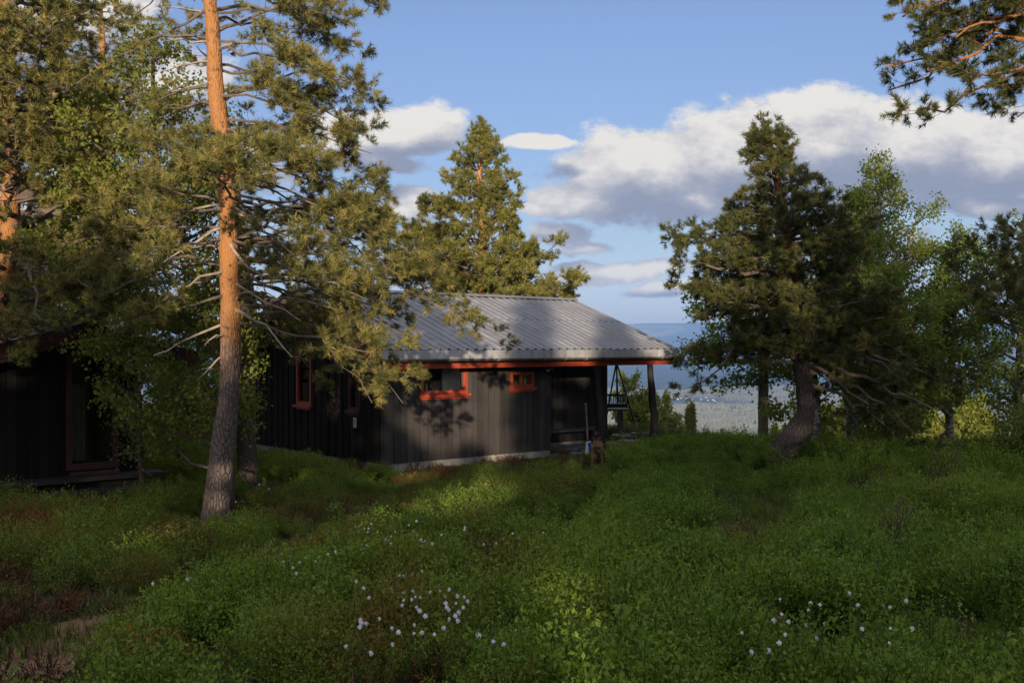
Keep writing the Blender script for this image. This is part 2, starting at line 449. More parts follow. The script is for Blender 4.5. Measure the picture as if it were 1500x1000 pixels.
M['stone'] = simple('flagstone', (.20, .20, .205), .85, var=.4, scale=6, bm=.6)
M['brown_wood'] = simple('brown_wood', (.22, .13, .08), .7, var=.3, stretch=(1, 1, .1), scale=30)
M['cotton'] = simple('cotton_white', (.80, .80, .82), .95, var=.04)
M['stem'] = simple('green_stem', (.07, .10, .03), .8)
M['hose'] = simple('green_hose', (.02, .05, .03), .5)

def _metal_roof():
    m, T = new_mat('grey_profiled_roofing')
    n = T.noise(T.vmath('MULTIPLY', T.obj, (5, .6, 1)), 2.0, 6, .65)
    n2 = T.noise(T.obj, 1.2, 5, .6); n3 = T.noise(T.obj, 45, 4, .6)
    c = T.mix(T.mr(n, .3, .7), (.18, .185, .205), (.335, .34, .365))
    c = T.mix(T.mr(n2, .45, .75, 0, .6), c, (.17, .155, .15))
    c = T.mix(T.mr(n3, .52, .70, 0, .5), c, (.12, .11, .10))
    yv = T.sep(T.obj)[1]; lap = T.mr(T.math('ABSOLUTE', T.math('SUBTRACT', yv, 1.25)), .004, .02)
    c = T.mix(T.math('SUBTRACT', 1.0, lap), c, (.07, .07, .07))
    litter = T.noise(T.obj, 130, 3, .6); c = T.mix(T.math('MULTIPLY', T.mr(litter, .64, .70), T.mr(n2, .4, .6)), c, (.10, .065, .04))
    T.put(T.bs.inputs['Base Color'], c); T.put(T.bs.inputs['Roughness'], T.mr(n, .3, .7, .48, .68)); T.bs.inputs['Metallic'].default_value = .25
    bump(T, n3, .12, .004)
    return m
M['roof'] = _metal_roof()
def _fascia():
    m, T = new_mat('grey_metal_fascia')
    n = T.noise(T.vmath('MULTIPLY', T.obj, (2.2, 2.2, .5)), 4.0, 6, .65)
    at = T.new('ShaderNodeAttribute', attribute_name='lv').outputs['Fac']
    c = T.mix(T.mr(T.math('ADD', n, T.math('MULTIPLY', at, .25)), .35, .85), (.30, .30, .31), (.58, .58, .60))
    T.put(T.bs.inputs['Base Color'], c); T.bs.inputs['Roughness'].default_value = .55; T.bs.inputs['Metallic'].default_value = .3
    return m
M['fascia'] = _fascia()
def _glass():
    m, T = new_mat('window_glass')
    gl = T.new('ShaderNodeBsdfGlossy'); gl.inputs['Roughness'].default_value = .015
    tr = T.new('ShaderNodeBsdfTransparent'); tr.inputs[0].default_value = (.93, .95, .94, 1)
    fr = T.new('ShaderNodeFresnel'); fr.inputs[0].default_value = 1.5
    mx = T.new('ShaderNodeMixShader'); T.l.new(T.math('ADD', fr.outputs[0], .04), mx.inputs[0]); T.l.new(tr.outputs[0], mx.inputs[1]); T.l.new(gl.outputs[0], mx.inputs[2])
    T.l.new(mx.outputs[0], T.out.inputs[0]); return m
M['glass'] = _glass()

def _ground():
    m, T = new_mat('ground_soil')
    geo = T.new('ShaderNodeNewGeometry').outputs['Position']
    x, y, z = T.sep(geo)
    r = T.vmath('LENGTH', geo)
    # near: dark litter soil with moss
    n = T.noise(geo, 3.0, 6, .65); n2 = T.noise(geo, 28.0, 4, .6); n3 = T.noise(geo, .7, 4, .6)
    near = T.mix(T.mr(n, .35, .65), (.030, .024, .014), (.035, .045, .016))
    near = T.mix(T.mr(n2, .5, .75, 0, .6), near, (.085, .06, .035))
    near = T.mix(T.mr(n3, .52, .66, 0, .6), near, (.028, .045, .012))
    # far: conifer forest, bog and fields
    f1 = T.noise(geo, .0011, 6, .6); f2 = T.noise(T.vmath('MULTIPLY', geo, (1, .45, 1)), .021, 6, .85); f3 = T.noise(T.vmath('MULTIPLY', geo, (1, .35, 1)), .0007, 5, .6)
    f4 = T.noise(T.vmath('MULTIPLY', geo, (.5, 1, 1)), .00042, 5, .62)
    plain = T.mix(T.mr(f2, .40, .60), (.10, .10, .05), (.62, .55, .33))
    wood = T.mix(T.mr(f2, .40, .66), (.018, .032, .024), (.14, .16, .08))
    field = T.mix(T.mr(f4, .55, .62), wood, T.mix(T.mr(f2, .4, .6), (.16, .17, .08), (.55, .50, .30)))
    yy = T.math('ADD', y, T.math('MULTIPLY', T.math('SUBTRACT', f1, .5), 2600.0))
    far = T.mix(T.mr(yy, 5600, 6200), plain, field)
    c = T.mix(T.mr(y, 60, 200), near, far)
    T.put(T.bs.inputs['Base Color'], c); T.bs.inputs['Roughness'].default_value = .95; T.bs.inputs['Specular IOR Level'].default_value = .1
    bump(T, T.math('MULTIPLY', T.math('ADD', f2, T.math('MULTIPLY', T.noise(geo, .004, 4, .6), 2.0)), T.mr(y, 200, 600)), 1.0, 38.0)
    return m
M['ground'] = _ground()
M['path'] = simple('trodden_soil', (.17, .085, .042), .95, var=.7, scale=16, bm=.5)
M['haze'] = None

# ------------------------------------------------------------------ ground sheet
def build_ground():
    rr = [0.0]
    r = .35
    while r < 26500: rr.append(r); r *= 1.022
    rr = np.array(rr); na = 720
    aa = np.linspace(0, 2 * np.pi, na, endpoint=False)
    X = rr[1:, None] * np.sin(aa)[None]; Y = rr[1:, None] * np.cos(aa)[None]
    Z = ground(X, Y)
    V = np.stack([X, Y, Z], -1).reshape(-1, 3)
    n = len(rr) - 1
    i = np.arange(n - 1)[:, None] * na; j = np.arange(na)[None]; j2 = (j + 1) % na
    F = np.stack([i + j, i + na + j, i + na + j2, i + j2], -1).reshape(-1, 4)
    g = Geo(); g.add(V, F)
    c = np.vstack([V[:na], [[0, 0, float(ground(0, 0))]]])
    jj = np.arange(na); g.add(c, np.stack([jj, (jj + 1) % na, np.full(na, na)], -1)[:, ::-1])
    o = g.obj('ground', M['ground'], smooth=True)
    tag(o, kind='structure')
build_ground()

# trodden path lower left
PATH = [(-20, 1010, .34), (60, 965, .32), (115, 930, .26), (168, 905, .2), (250, 876, .07), (335, 850, .13), (400, 828, .16), (455, 795, .12), (500, 765, .06), (540, 745, .05), (600, 712, .10)]
path_xy = []
for (px, py, w) in PATH:
    h = hit(px, py); path_xy.append((h[0], h[1], w))
path_xy = np.array(path_xy)
_t = np.linspace(0, len(path_xy) - 1, 90); path_s = np.stack([np.interp(_t, np.arange(len(path_xy)), path_xy[:, k]) for k in range(3)], -1)
def build_path():
    d = np.gradient(path_s[:, :2], axis=0); d /= np.linalg.norm(d, axis=1)[:, None]
    nrm = np.stack([-d[:, 1], d[:, 0]], -1); cols = 7; V = []
    for k in range(cols):
        s_ = (k / (cols - 1) - .5) * 2
        q = path_s[:, :2] + nrm * (path_s[:, 2:3] * s_ * (.8 + .5 * fbm(_t * 1.3, _t * 0 + k, 9)[:, None]))
        z = ground(q[:, 0], q[:, 1]) + .012 * (1 - abs(s_)) + .006
        V.append(np.column_stack([q, z]))
    V = np.stack(V, 1); n = len(path_s)
    i = np.arange(n - 1)[:, None] * cols; j = np.arange(cols - 1)[None]
    g = Geo(); g.add(V.reshape(-1, 3), np.stack([i + j, i + cols + j, i + cols + j + 1, i + j + 1], -1).reshape(-1, 4)[:, ::-1])
    tag(g.obj('path', M['path'], smooth=True), kind='structure')
build_path()
def path_dist(x, y):
    d = np.full(np.shape(x), 9.0)
    for q in path_s: d = np.minimum(d, np.hypot(x - q[0], y - q[1]) - q[2])
    return d
# ------------------------------------------------------------------ trees
def unit(v): return v / (np.linalg.norm(v, axis=-1, keepdims=True) + 1e-9)

def needles(g, Pn, D, rng, k=16, ln=.065, w=.009, spread=.9, shoot=.09):
    """a tuft of needles round each shoot Pn pointing along D"""
    n = len(Pn)
    if n == 0: return
    D = unit(D)
    t = rng.random((n, k)) ** .8
    rnd = unit(rng.normal(size=(n, k, 3)))
    rnd = rnd - (rnd * D[:, None]).sum(-1, keepdims=True) * D[:, None]; rnd = unit(rnd)
    dirn = unit(D[:, None] * (.55 + .5 * rng.random((n, k, 1))) + rnd * spread)
    sc = (.75 + .5 * rng.random((n, 1, 1)))
    base = Pn[:, None] + D[:, None] * (t[..., None] * shoot * sc)
    tip = base + dirn * ln * sc * (.8 + .4 * rng.random((n, k, 1)))
    side = unit(np.cross(dirn, rng.normal(size=(n, k, 3)))) * w * .5
    V = np.stack([base - side, base + side, tip], 2).reshape(-1, 3)
    F = np.arange(n * k * 3).reshape(-1, 3)
    lv = np.repeat((.75 * rng.random((n, 1)) ** 1.3 + .25 * rng.random((n, k))).ravel(), 3)
    g.add(V, F, lv)

def leaves(g, Pn, rng, k=6, size=.045, spread=.10):
    n = len(Pn)
    if n == 0: return
    c = Pn[:, None] + rng.normal(size=(n, k, 3)) * spread * .6
    a = unit(rng.normal(size=(n, k, 3)) + np.array([0, 0, -.5])); b = unit(np.cross(a, rng.normal(size=(n, k, 3))))
    s = size * (.6 + .7 * rng.random((n, k, 1)))
    V = np.stack([c, c + a * s * .5 + b * s * .36, c + a * s, c + a * s * .5 - b * s * .36], 2).reshape(-1, 3)
    F = np.arange(n * k * 4).reshape(-1, 4)
    g.add(V, F, np.repeat((.5 * rng.random((n, 1)) + .5 * rng.random((n, k))).ravel(), 4))

def limb_path(p0, p1, lift, rng, n=9, wob=.06):
    p0 = np.asarray(p0, float); p1 = np.asarray(p1, float); L = np.linalg.norm(p1 - p0)
    mid = (p0 + p1) / 2 + np.array([0, 0, lift * L]) + rng.normal(size=3) * wob * L
    t = np.linspace(0, 1, n)[:, None]
    q = (1 - t) ** 2 * p0 + 2 * t * (1 - t) * mid + t * t * p1
    q[1:-1] += rng.normal(size=(n - 2, 3)) * .018 * L
    return q

class TreeKit:
    def __init__(s, seed, K=16, ln=.065, w=.009, shoot=.09, leafy=False, lk=7, lsize=.045, lspread=.1, up=.35):
        s.thin = 1.0 if leafy else .60; s.rng = np.random.default_rng(seed); s.wood = Geo(); s.br = Geo(); s.cr = Geo()
        s.K, s.ln, s.w, s.shoot, s.leafy, s.lk, s.lsize, s.lspread, s.up = K, ln, w, shoot, leafy, lk, lsize, lspread, up
    def foliage(s, Pn, D):
        if s.leafy: leaves(s.cr, Pn, s.rng, s.lk, s.lsize, s.lspread)
        else: needles(s.cr, Pn, D, s.rng, s.K, s.ln, s.w, .9, s.shoot)
    def limb(s, p0, p1, lift=.06, r0=.04, start=.25, sec=.13, sl=.42, ter=.11, dens=1.0, tl=.20, bare=False):
        rng = s.rng; L = np.linalg.norm(np.asarray(p1) - np.asarray(p0))
        n = max(6, int(L / .22)); q = limb_path(p0, p1, lift, rng, n)
        tt = np.linspace(0, 1, n)
        s.br.tube(q, r0 * (1 - .88 * tt) + .003, 6 if r0 > .03 else 5, cap=False)
        T = unit(np.gradient(q, axis=0))
        ns = max(3, int(L * (1 - start) / sec * dens * s.thin)); side = 1
        SP0, SP1, SR0, SR1, SH, SD = [], [], [], [], [], []
        for u in np.sort(start + (1 - start) * rng.random(ns) ** .85):
            i = u * (n - 1); i0 = min(int(i), n - 2); f = i - i0
            p = q[i0] * (1 - f) + q[i0 + 1] * f; t = T[i0]
            side = -side
            h = np.cross(t, [0, 0, 1.0]); h /= np.linalg.norm(h) + 1e-9
            ang = R(rng.uniform(28, 68))
            d = t * math.cos(ang) + h * side * math.sin(ang) + np.array([0, 0, rng.uniform(-.22, .45)])
            d /= np.linalg.norm(d)
            l = sl * L * (1.05 - .8 * u) * rng.uniform(.55, 1.15) + .10
            l = min(l, 1.5)
            m = 5; a = np.linspace(0, 1, m)[:, None]
            cv = p + d * a * l + np.array([0, 0, .16 * l]) * a ** 2 * rng.uniform(-.6, 1.4) + rng.normal(size=(m, 3)) * .025 * l * a
            rr = max(.0035, r0 * .32 * (1 - .7 * u)); 
            for k in range(m - 1):
                SP0.append(cv[k]); SP1.append(cv[k + 1]); SR0.append(rr * (1 - .2 * k)); SR1.append(rr * (1 - .2 * (k + 1)))
            if bare and rng.random() < .5: continue
            nt = max(2, int(l / ter * dens * 1.1))
            us = (.22 if s.leafy else .42) + (.78 if s.leafy else .58) * rng.random(nt); idx = us * (m - 1); j0 = np.minimum(idx.astype(int), m - 2); ff = (idx - j0)[:, None]
            pp = cv[j0] * (1 - ff) + cv[j0 + 1] * ff
            dd = unit(d[None] * .8 + rng.normal(size=(nt, 3)) * .6 + np.array([0, 0, s.up]))
            tlen = tl * rng.uniform(.35, 1.1, (nt, 1)) * (1.1 - .5 * us[:, None])
            e = pp + dd * tlen
            SP0 += list(pp); SP1 += list(e); SR0 += [rr * .45] * nt; SR1 += [.002] * nt
            if bare: continue
            SH += list(e); SD += list(dd); SH += list(pp + dd * tlen * (.45 if s.leafy else .72)); SD += list(dd + rng.normal(size=(nt, 3)) * (.4 if s.leafy else .7))
            if not s.leafy: SH += list(e - dd * tlen * .12); SD += list(dd + rng.normal(size=(nt, 3)) * .8)
            SH.append(cv[-1]); SD.append(cv[-1] - cv[-2])
        if SP0: s.br.segs(np.array(SP0), np.array(SP1), np.array(SR0), np.array(SR1), 3)
        if SH:
            s.foliage(np.array(SH), unit(np.array(SD)))
    def trunk(s, pts, rad, sides=18, warp=.16, sub=6):
        pts = np.asarray(pts, float); n = len(pts); t = np.linspace(0, n - 1, (n - 1) * sub + 1)
        # smooth path (Catmull-Rom)
        def cr(A):
            i = np.clip(t.astype(int), 0, n - 2); f = (t - i)[:, None] if A.ndim > 1 else (t - i)
            g_ = lambda k: A[np.clip(k, 0, n - 1)]
            p0, p1, p2, p3 = g_(i - 1), g_(i), g_(i + 1), g_(i + 2)
            return .5 * (2 * p1 + (p2 - p0) * f + (2 * p0 - 5 * p1 + 4 * p2 - p3) * f ** 2 + (3 * p1 - p0 - 3 * p2 + p3) * f ** 3)
        s.path = cr(pts); s.prad = np.maximum(cr(np.asarray(rad, float)), .004)
        s.wood.tube(s.path, s.prad, sides, True, warp=warp, seed=int(s.rng.integers(99)))
    def at(s, z):
        zz = s.path[:, 2]; i = int(np.clip(np.searchsorted(zz, z), 1, len(zz) - 1)); f = np.clip((z - zz[i - 1]) / (zz[i] - zz[i - 1] + 1e-9), 0, 1)
        return s.path[i - 1] * (1 - f) + s.path[i] * f, s.prad[i - 1] * (1 - f) + s.prad[i] * f
    def crown(s, rows, whorl=.45, per=5, rise=.25, lift=.05, az_skip=None, jitter=.22, **kw):
        """rows: (z, reach to the left, reach to the right, reach in depth)"""
        rng = s.rng; rows = sorted(rows); zs = np.array([r[0] for r in rows]); A = np.array([r[1:] for r in rows], float)
        z = zs[0]; a0 = rng.uniform(0, 6.28)
        while z < zs[-1]:
            l, r, d = [np.interp(z, zs, A[:, k]) for k in range(3)]
            for k in range(per):
                az = a0 + 2 * math.pi * (k + rng.uniform(-.3, .3)) / per
                cx = math.cos(az); sy_ = math.sin(az)
                reach = (r if cx > 0 else l) * cx * cx + d * sy_ * sy_
                reach *= 1 + rng.uniform(-jitter * 1.6, jitter * .7)
                if reach < .08: continue
                zt = z + rng.uniform(-.5, .5) * whorl
                ri = rise(z) if callable(rise) else rise
                p0, rad = s.at(zt - ri * reach)
                base, _ = s.at(min(zt, s.path[-1][2]))
                p1 = np.array([base[0] + cx * reach, base[1] + sy_ * reach, zt])
                s.limb(p0, p1, lift=lift, r0=min(rad * .55, .012 + .022 * reach), **kw)
            a0 += 2.4; z += whorl * rng.uniform(.8, 1.2) * (.55 + .45 * min(1, (l + r) / 2))
        tip = s.path[-1]; s.limb(tip - np.array([0, 0, .25]), tip + np.array([0, 0, .12]), 0, .008, sec=.05, start=.1)
    def prune(s, holes):
        """holes cut to shape sun patches: drop leaves whose place along the sun ray falls in a gap"""
        V = np.vstack(s.cr.v); A = np.concatenate(s.cr.a); out = Geo()
        for fs in (s.cr.f3, s.cr.f4):
            if not fs: continue
            F = np.vstack(fs); c = V[F].mean(1); u = c[:, 0] - .04 * (c[:, 1] + 10); z = c[:, 2] + .1495 * (c[:, 1] + 10); keep = np.ones(len(F), bool)
            for (hu, hz_, ru, rz_) in holes: keep &= ((u - hu) / ru) ** 2 + ((z - hz_) / rz_) ** 2 > 1 + 2.2 * (fbm(u * 5 + 9, z * 9, 77, 3) - .5)
            F = F[keep]
            if len(F): out.add(V[F].reshape(-1, 3), np.arange(F.size).reshape(-1, F.shape[1]), A[F].ravel())
        s.cr = out
    def finish(s, name, bark, leafm, label, cat='tree', group=None, twig=None, base=None):
        b = s.path[0] if base is None else np.asarray(base)
        root = empty(name, tuple(b))
        tag(root, label, cat, group)
        parts = [('trunk', s.wood, bark, True), ('branches', s.br, twig or bark, False), ('crown', s.cr, leafm, False)]
        for nm, g, m, sm in parts:
            if g.n:
                g.v = [v - b for v in g.v]
                g.obj(nm, m, root, smooth=sm)
        return root

def trunk_px(kit, Y, pts, sides=18, warp=.16, dy=None, sub=6):
    W_ = []; r = []
    for k, (px, py, rp) in enumerate(pts):
        yy = Y + (dy[k] if dy else 0)
        W_.append(P(px, py, yy)); r.append(rp / FPX * yy)
    kit.trunk(W_, r, sides, warp, sub)
def rows_px(kit, Y, rows, depth=.85):
    out = []
    for (py, l, r) in rows:
        z = EYE - (py - CY) / FPX * Y
        c = kit.at(z)[0][0] if z < kit.path[-1][2] else kit.path[-1][0]
        cpx = CX + c / Y * FPX
        L = max(.05, (cpx - l) / FPX * Y); Rr = max(.05, (r - cpx) / FPX * Y)
        out.append((z, L, Rr, depth * (L + Rr) / 2))
    return out

# ---- T1: the big pine in front, left -------------------------------------
def tree_main():
    Y = 13.0
    k = TreeKit(11, K=34, ln=.080, w=.0075, shoot=.10)
    trunk_px(k, Y, [(314, 775, 24), (317, 750, 20.5), (320, 715, 18.5), (325, 660, 16.5), (334, 590, 15), (338, 520, 14.5), (338, 440, 14.5), (335, 360, 14), (334, 290, 13.2), (330, 225, 12.5),
                    (322, 180, 12.5), (316, 130, 11.5), (314, 85, 10.5), (311, 40, 10), (307, 0, 9.5), (300, -70, 9), (305, -170, 8), (298, -280, 6.5), (300, -390, 4.5), (303, -480, 2)], sides=28, warp=.17)
    T = lambda py: k.at(EYE - (py - CY) / FPX * Y)[0]
    def L(spy, px, py, dy=0.0, lift=.08, **kw):
        p0 = T(spy); p1 = P(px, py, Y + dy); kw.setdefault('r0', .019); k.limb(p0, p1, lift, **kw)
    rng = np.random.default_rng(5)
    # right side, top to bottom
    for (a, x, y, d, li) in [(-60, 545, 0, .6, .12), (-20, 500, 30, -.7, .1), (20, 520, 70, .8, .14), (30, 470, 55, 1.4, .14), (60, 538, 150, .2, .16), (75, 490, 120, -1.0, .12), (100, 530, 195, 1.2, .12),
                              (95, 460, 160, 1.6, .1), (140, 480, 190, -.5, .1), (175, 545, 225, .4, .05), (190, 470, 240, -1.2, .05), (215, 558, 285, 1.3, .1), (235, 520, 300, -.6, .12),
                              (250, 575, 345, .5, .14), (262, 500, 320, 1.6, .1), (290, 545, 350, -1.2, .14), (300, 600, 370, 1.6, .16), (330, 640, 405, .4, .2), (345, 580, 400, -.9, .18),
                              (355, 690, 470, .5, .26), (365, 650, 440, 1.5, .22), (395, 700, 490, .9, .2), (415, 585, 470, 1.3, .16), (420, 540, 440, -1.3, .12),
                              (440, 645, 512, .2, .18), (300, 455, 370, -1.6, .08), (330, 470, 420, 2.0, .08), (370, 500, 440, .3, .1), (350, 440, 400, -1.2, .1),
                              (455, 590, 590, -.2, .27), (440, 560, 560, .5, .22), (400, 530, 500, 1.4, .12), (470, 560, 520, -.8, .15), (450, 545, 590, .6, .26)]:
        L(a, x, y, d, li, start=.3, dens=1.6 if y < 330 else 1.2, sl=.36)
    # left side: sparse twigs above, tufts in the middle, dark below
    for (a, x, y, d, li) in [(-40, 200, 20, .4, .1), (10, 215, 60, -.4, .08), (55, 150, 90, .9, .1), (130, 225, 150, .3, .05), (-80, 120, -20, 1.2, .1)]:
        L(a, x, y, d, li, start=.3, dens=.6, sl=.4, r0=.022)
    for (a, x, y, d, li) in [(265, 205, 205, -.8, .1), (280, 240, 250, -1.2, .1), (300, 180, 290, .3, .12), (310, 215, 330, -.9, .12), (335, 150, 340, .6, .12), (350, 195, 390, -1.3, .1), (260, 290, 215, -1.5, .1),
                              (275, 350, 230, -1.8, .1), (270, 410, 215, -1.5, .12), (290, 330, 260, -2.1, .08), (370, 120, 380, .4, .15), (390, 160, 430, -.6, .12), (410, 90, 440, 1.0, .12), (430, 190, 470, -1.1, .1)]:
        L(a, x, y, d, li, start=.35, dens=1.6, sl=.38)
    for i in range(16):                               # behind and in front of the stem, above the frame too
        z0 = rng.uniform(-420, -60); az = rng.uniform(0, 6.28); ln = rng.uniform(1.2, 2.6) * (1 - .5 * (-z0 / 420))
        p0 = T(z0); k.limb(p0, p0 + np.array([math.cos(az) * ln, math.sin(az) * ln, .35 * ln]), .05, .03, dens=.9)
    for i in range(10):
        z0 = rng.uniform(150, 400); az = rng.uniform(.6, 2.6); ln = rng.uniform(1.2, 2.3)
        p0 = T(z0); k.limb(p0, p0 + np.array([math.cos(az) * ln, math.sin(az) * ln, .05 * ln]), .1, .03, dens=.9)
    root = k.finish('pine_tree', M['bark'], M['needle'], 'tall pine with orange upper trunk in front of the black cabin', 'tree', twig=M['twig'])
    # bleached dead branches, bare
    dk = TreeKit(77); dk.path = k.path
    def DL(spy, px, py, dy, r0=.02, lift=.05, **kw):
        dk.br = Geo(); dk.limb(T(spy), P(px, py, Y + dy), lift, r0, bare=True, dens=.8, sl=.35, **kw)
        dk.br.v = [v - k.path[0] for v in dk.br.v]; dk.br.obj('dead_branch', M['dead'], root)
    DL(452, 428, 523, -.6, .026, .04, start=.6); DL(440, 372, 425, -.5, .018, .02, start=.5); DL(330, 212, 398, -.5, .024, .06); DL(395, 240, 440, -.7, .018, .04); DL(300, 228, 345, -.8, .018, .1)
    DL(90, 236, 105, -.4, .016, .1); DL(60, 240, 62, .3, .016, .1); DL(75, 375, 60, -.3, .02, .1); DL(310, 392, 345, -.7, .02, .05); DL(410, 440, 470, -.7, .02, .05); DL(350, 410, 440, -.9, .022, -.05)
    DL(470, 225, 520, -.3, .02, .05); DL(120, 250, 135, -.5, .014, .1); DL(20, 235, 10, -.3, .014, .1); DL(480, 300, 505, -.4, .016, .0); DL(505, 285, 560, .3, .016, .05)
    return root
tree_main()

def pine_auto(name, seed, Y, trunk, rows, label, bark='bark', leafm='needle', K=28, ln=.085, w=.010, whorl=.42, per=6, rise=.22, lift=.04, dens=1.0, extra=(), group=None, shoot=.10, sides=14, dy=None, twig='twig', depth=.85, **kw):
    k = TreeKit(seed, K=K, ln=ln, w=w, shoot=shoot)
    trunk_px(k, Y, trunk, sides=sides, dy=dy, warp=kw.pop('warp', .16))
    k.crown(rows_px(k, Y, rows, depth), whorl=whorl, per=per, rise=rise, lift=lift, dens=dens, **kw)
    for (spy, px, py, d, li, r0) in extra:
        k.limb(k.at(EYE - (spy - CY) / FPX * Y)[0], P(px, py, Y + d), li, r0, start=.3, dens=1.1)
    return k.finish(name, M[bark], M[leafm], label, 'tree', group, twig=M[twig] if twig else None)

def leafy_auto(name, seed, Y, trunk, rows, label, bark='birch', leafm='leaf', whorl=.4, per=5, rise=.55, lift=-.03, dens=1.1, lk=11, lsize=.07, lspread=.14, group=None, depth=.85, cat='tree', sides=10, extra=(), stems=(), twig='twig', **kw):
    k = TreeKit(seed, leafy=True, lk=lk, lsize=lsize, lspread=lspread, up=.1)
    trunk_px(k, Y, trunk, sides=sides)
    k.crown(rows_px(k, Y, rows, depth), whorl=whorl, per=per, rise=rise, lift=lift, dens=dens, **kw)
    for st in stems:
        pts = np.array([P(a, b, Y + c) for (a, b, c, _) in st]); k.wood.tube(pts, [q[3] / FPX * Y for q in st], sides)
        for q in range(1, len(pts)):
            for _ in range(4):
                az = k.rng.uniform(0, 6.28); ln = k.rng.uniform(.4, 1.0)
                k.limb(pts[q], pts[q] + np.array([math.cos(az) * ln, math.sin(az) * ln, k.rng.uniform(.1, .7) * ln]), 0, .015, dens=dens)
    for (spy, px, py, d, li, r0) in extra:
        k.limb(k.at(EYE - (spy - CY) / FPX * Y)[0], P(px, py, Y + d), li, r0, start=.3, dens=dens)
    return k.finish(name, M[bark], M[leafm], label, cat, group, twig=M[twig])

def stand_base(px, Y):
    """photo row where the ground is at (px, Y)"""
    return CY + (EYE - float(ground((px - CX) / FPX * Y, Y)) + .05) / Y * FPX

# second pine right behind the main one
b = stand_base(362, 16.5)
pine_auto('pine_tree', 21, 16.5, [(362, b + 5, 15), (361, 620, 13.5), (362, 560, 13), (364, 500, 12.5), (362, 440, 11.5), (354, 370, 10), (344, 290, 9), (334, 210, 8), (318, 110, 6.5), (312, 20, 6), (308, -60, 5), (306, -200, 3), (306, -300, 1.5)],
          [(-290, 350, 372), (-200, 300, 430), (-60, 260, 470), (60, 265, 480), (160, 300, 470), (260, 280, 480), (350, 300, 470), (400, 330, 450)],
          'grey barked pine close behind the tall orange pine', bark='bark_low', whorl=.62, per=4, dens=.8,
          extra=[(430, 470, 455, -.5, .08, .04), (410, 520, 430, .2, .1, .04), (440, 420, 470, .5, .05, .035), (400, 560, 470, .8, .15, .045), (425, 490, 500, .9, .12, .04), (450, 440, 530, .6, .12, .035), (390, 300, 430, -.5, .1, .035), (420, 270, 470, .4, .12, .035),
                 (450, 400, 500, -.9, .1, .03), (380, 450, 400, -.6, .08, .04), (440, 500, 540, .7, .15, .035), (460, 310, 520, -.5, .12, .03), (430, 530, 500, -.3, .14, .04), (455, 470, 570, .5, .15, .03)])
# pine on the left edge of the picture
b = stand_base(14, 15.5)
pine_auto('pine_tree', 31, 15.2, [(8, b, 17), (10, 520, 15), (12, 420, 14), (14, 330, 13.5), (16, 240, 12.5), (12, 140, 11), (8, 40, 9), (10, -80, 7), (8, -200, 4), (8, -260, 1.5)],
          [(-250, 0, 20), (-150, -80, 90), (-40, -160, 170), (60, -200, 240), (160, -220, 265), (260, -220, 250), (340, -200, 225), (400, -190, 205), (450, -160, 170), (500, -100, 120)],
          'pine at the left edge of the picture, its limbs over the small cabin', whorl=.42, per=6, rise=.12, dens=1.0,
          extra=[(a_, 8 + (a_ * 7) % 60 - 30, a_ - 20, -1.7, .1, .04) for a_ in range(-60, 560, 34) if not 280 < a_ < 430] + [(-40, 40, -10, -1.5, .1, .05), (60, 70, 60, -1.3, .1, .05), (120, -20, 130, -1.4, .1, .05), (160, 80, 190, -1.6, .1, .05), (20, 130, 20, -1.0, .1, .05), (200, 10, 230, -1.8, .1, .05), (330, 150, 300, -1.5, .1, .05), (300, 200, 200, -1.2, .12, .05), (360, 130, 420, -2.2, .12, .05), (380, 60, 470, -2.4, .15, .05), (250, 60, 60, -2, .1, .05), (200, 130, 110, -1.8, .1, .04)])
# pine further back between them
b = stand_base(150, 23)
pine_auto('pine_tree', 41, 23.0, [(150, b, 12), (148, 520, 11), (146, 420, 10), (150, 300, 9), (146, 180, 7), (150, 80, 5), (148, 10, 2)],
          [(10, 140, 158), (60, 105, 190), (130, 70, 235), (220, 50, 270), (320, 50, 290), (420, 40, 300), (500, 60, 290), (560, 100, 240)],
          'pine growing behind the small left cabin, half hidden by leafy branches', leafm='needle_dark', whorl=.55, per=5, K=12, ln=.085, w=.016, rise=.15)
# leafy trees on the left
b = stand_base(348, 14.6)
leafy_auto('birch_tree', 51, 14.6, [(340, b, 5), (338, 640, 5), (338, 560, 5), (330, 470, 5), (285, 380, 5.5), (240, 290, 5), (226, 200, 4), (224, 120, 3), (226, 60, 1.5)],
           [(55, 215, 236), (90, 170, 270), (140, 120, 330), (200, 90, 350), (270, 70, 350), (350, 80, 345), (430, 100, 345), (500, 110, 340), (560, 150, 330), (600, 180, 310)],
           'yellow green birch behind the tall orange pine, left of its trunk', bark='twig_brown', leafm='leaf_y', whorl=.45, per=6, lsize=.062, lk=10, dens=1.0)
b = stand_base(110, 19.5)
leafy_auto('birch_tree', 52, 19.5, [(110, b, 7), (112, 540, 6), (100, 420, 5.5), (98, 300, 5), (104, 200, 4), (100, 110, 2)],
           [(100, 90, 112), (150, 40, 170), (230, 0, 200), (320, -30, 200), (420, -30, 210), (500, 10, 220), (560, 40, 200)],
           'birch with sunlit leaves rising behind the roof of the small left cabin', leafm='leaf_y', whorl=.5, per=6, lsize=.08, lk=11)
b = stand_base(300, 27)
leafy_auto('rowan_bush', 53, 26.0, [(290, b, 6), (288, 600, 5), (292, 560, 4), (290, 500, 3), (292, 440, 1.5)],
           [(430, 280, 300), (470, 235, 340), (520, 200, 355), (570, 205, 350), (610, 210, 345)],
           'dense green bush between the two cabins, behind the main trunk', cat='bush', whorl=.35, per=6, lsize=.08, lk=8, depth=.6)
b = stand_base(205, 14.2)
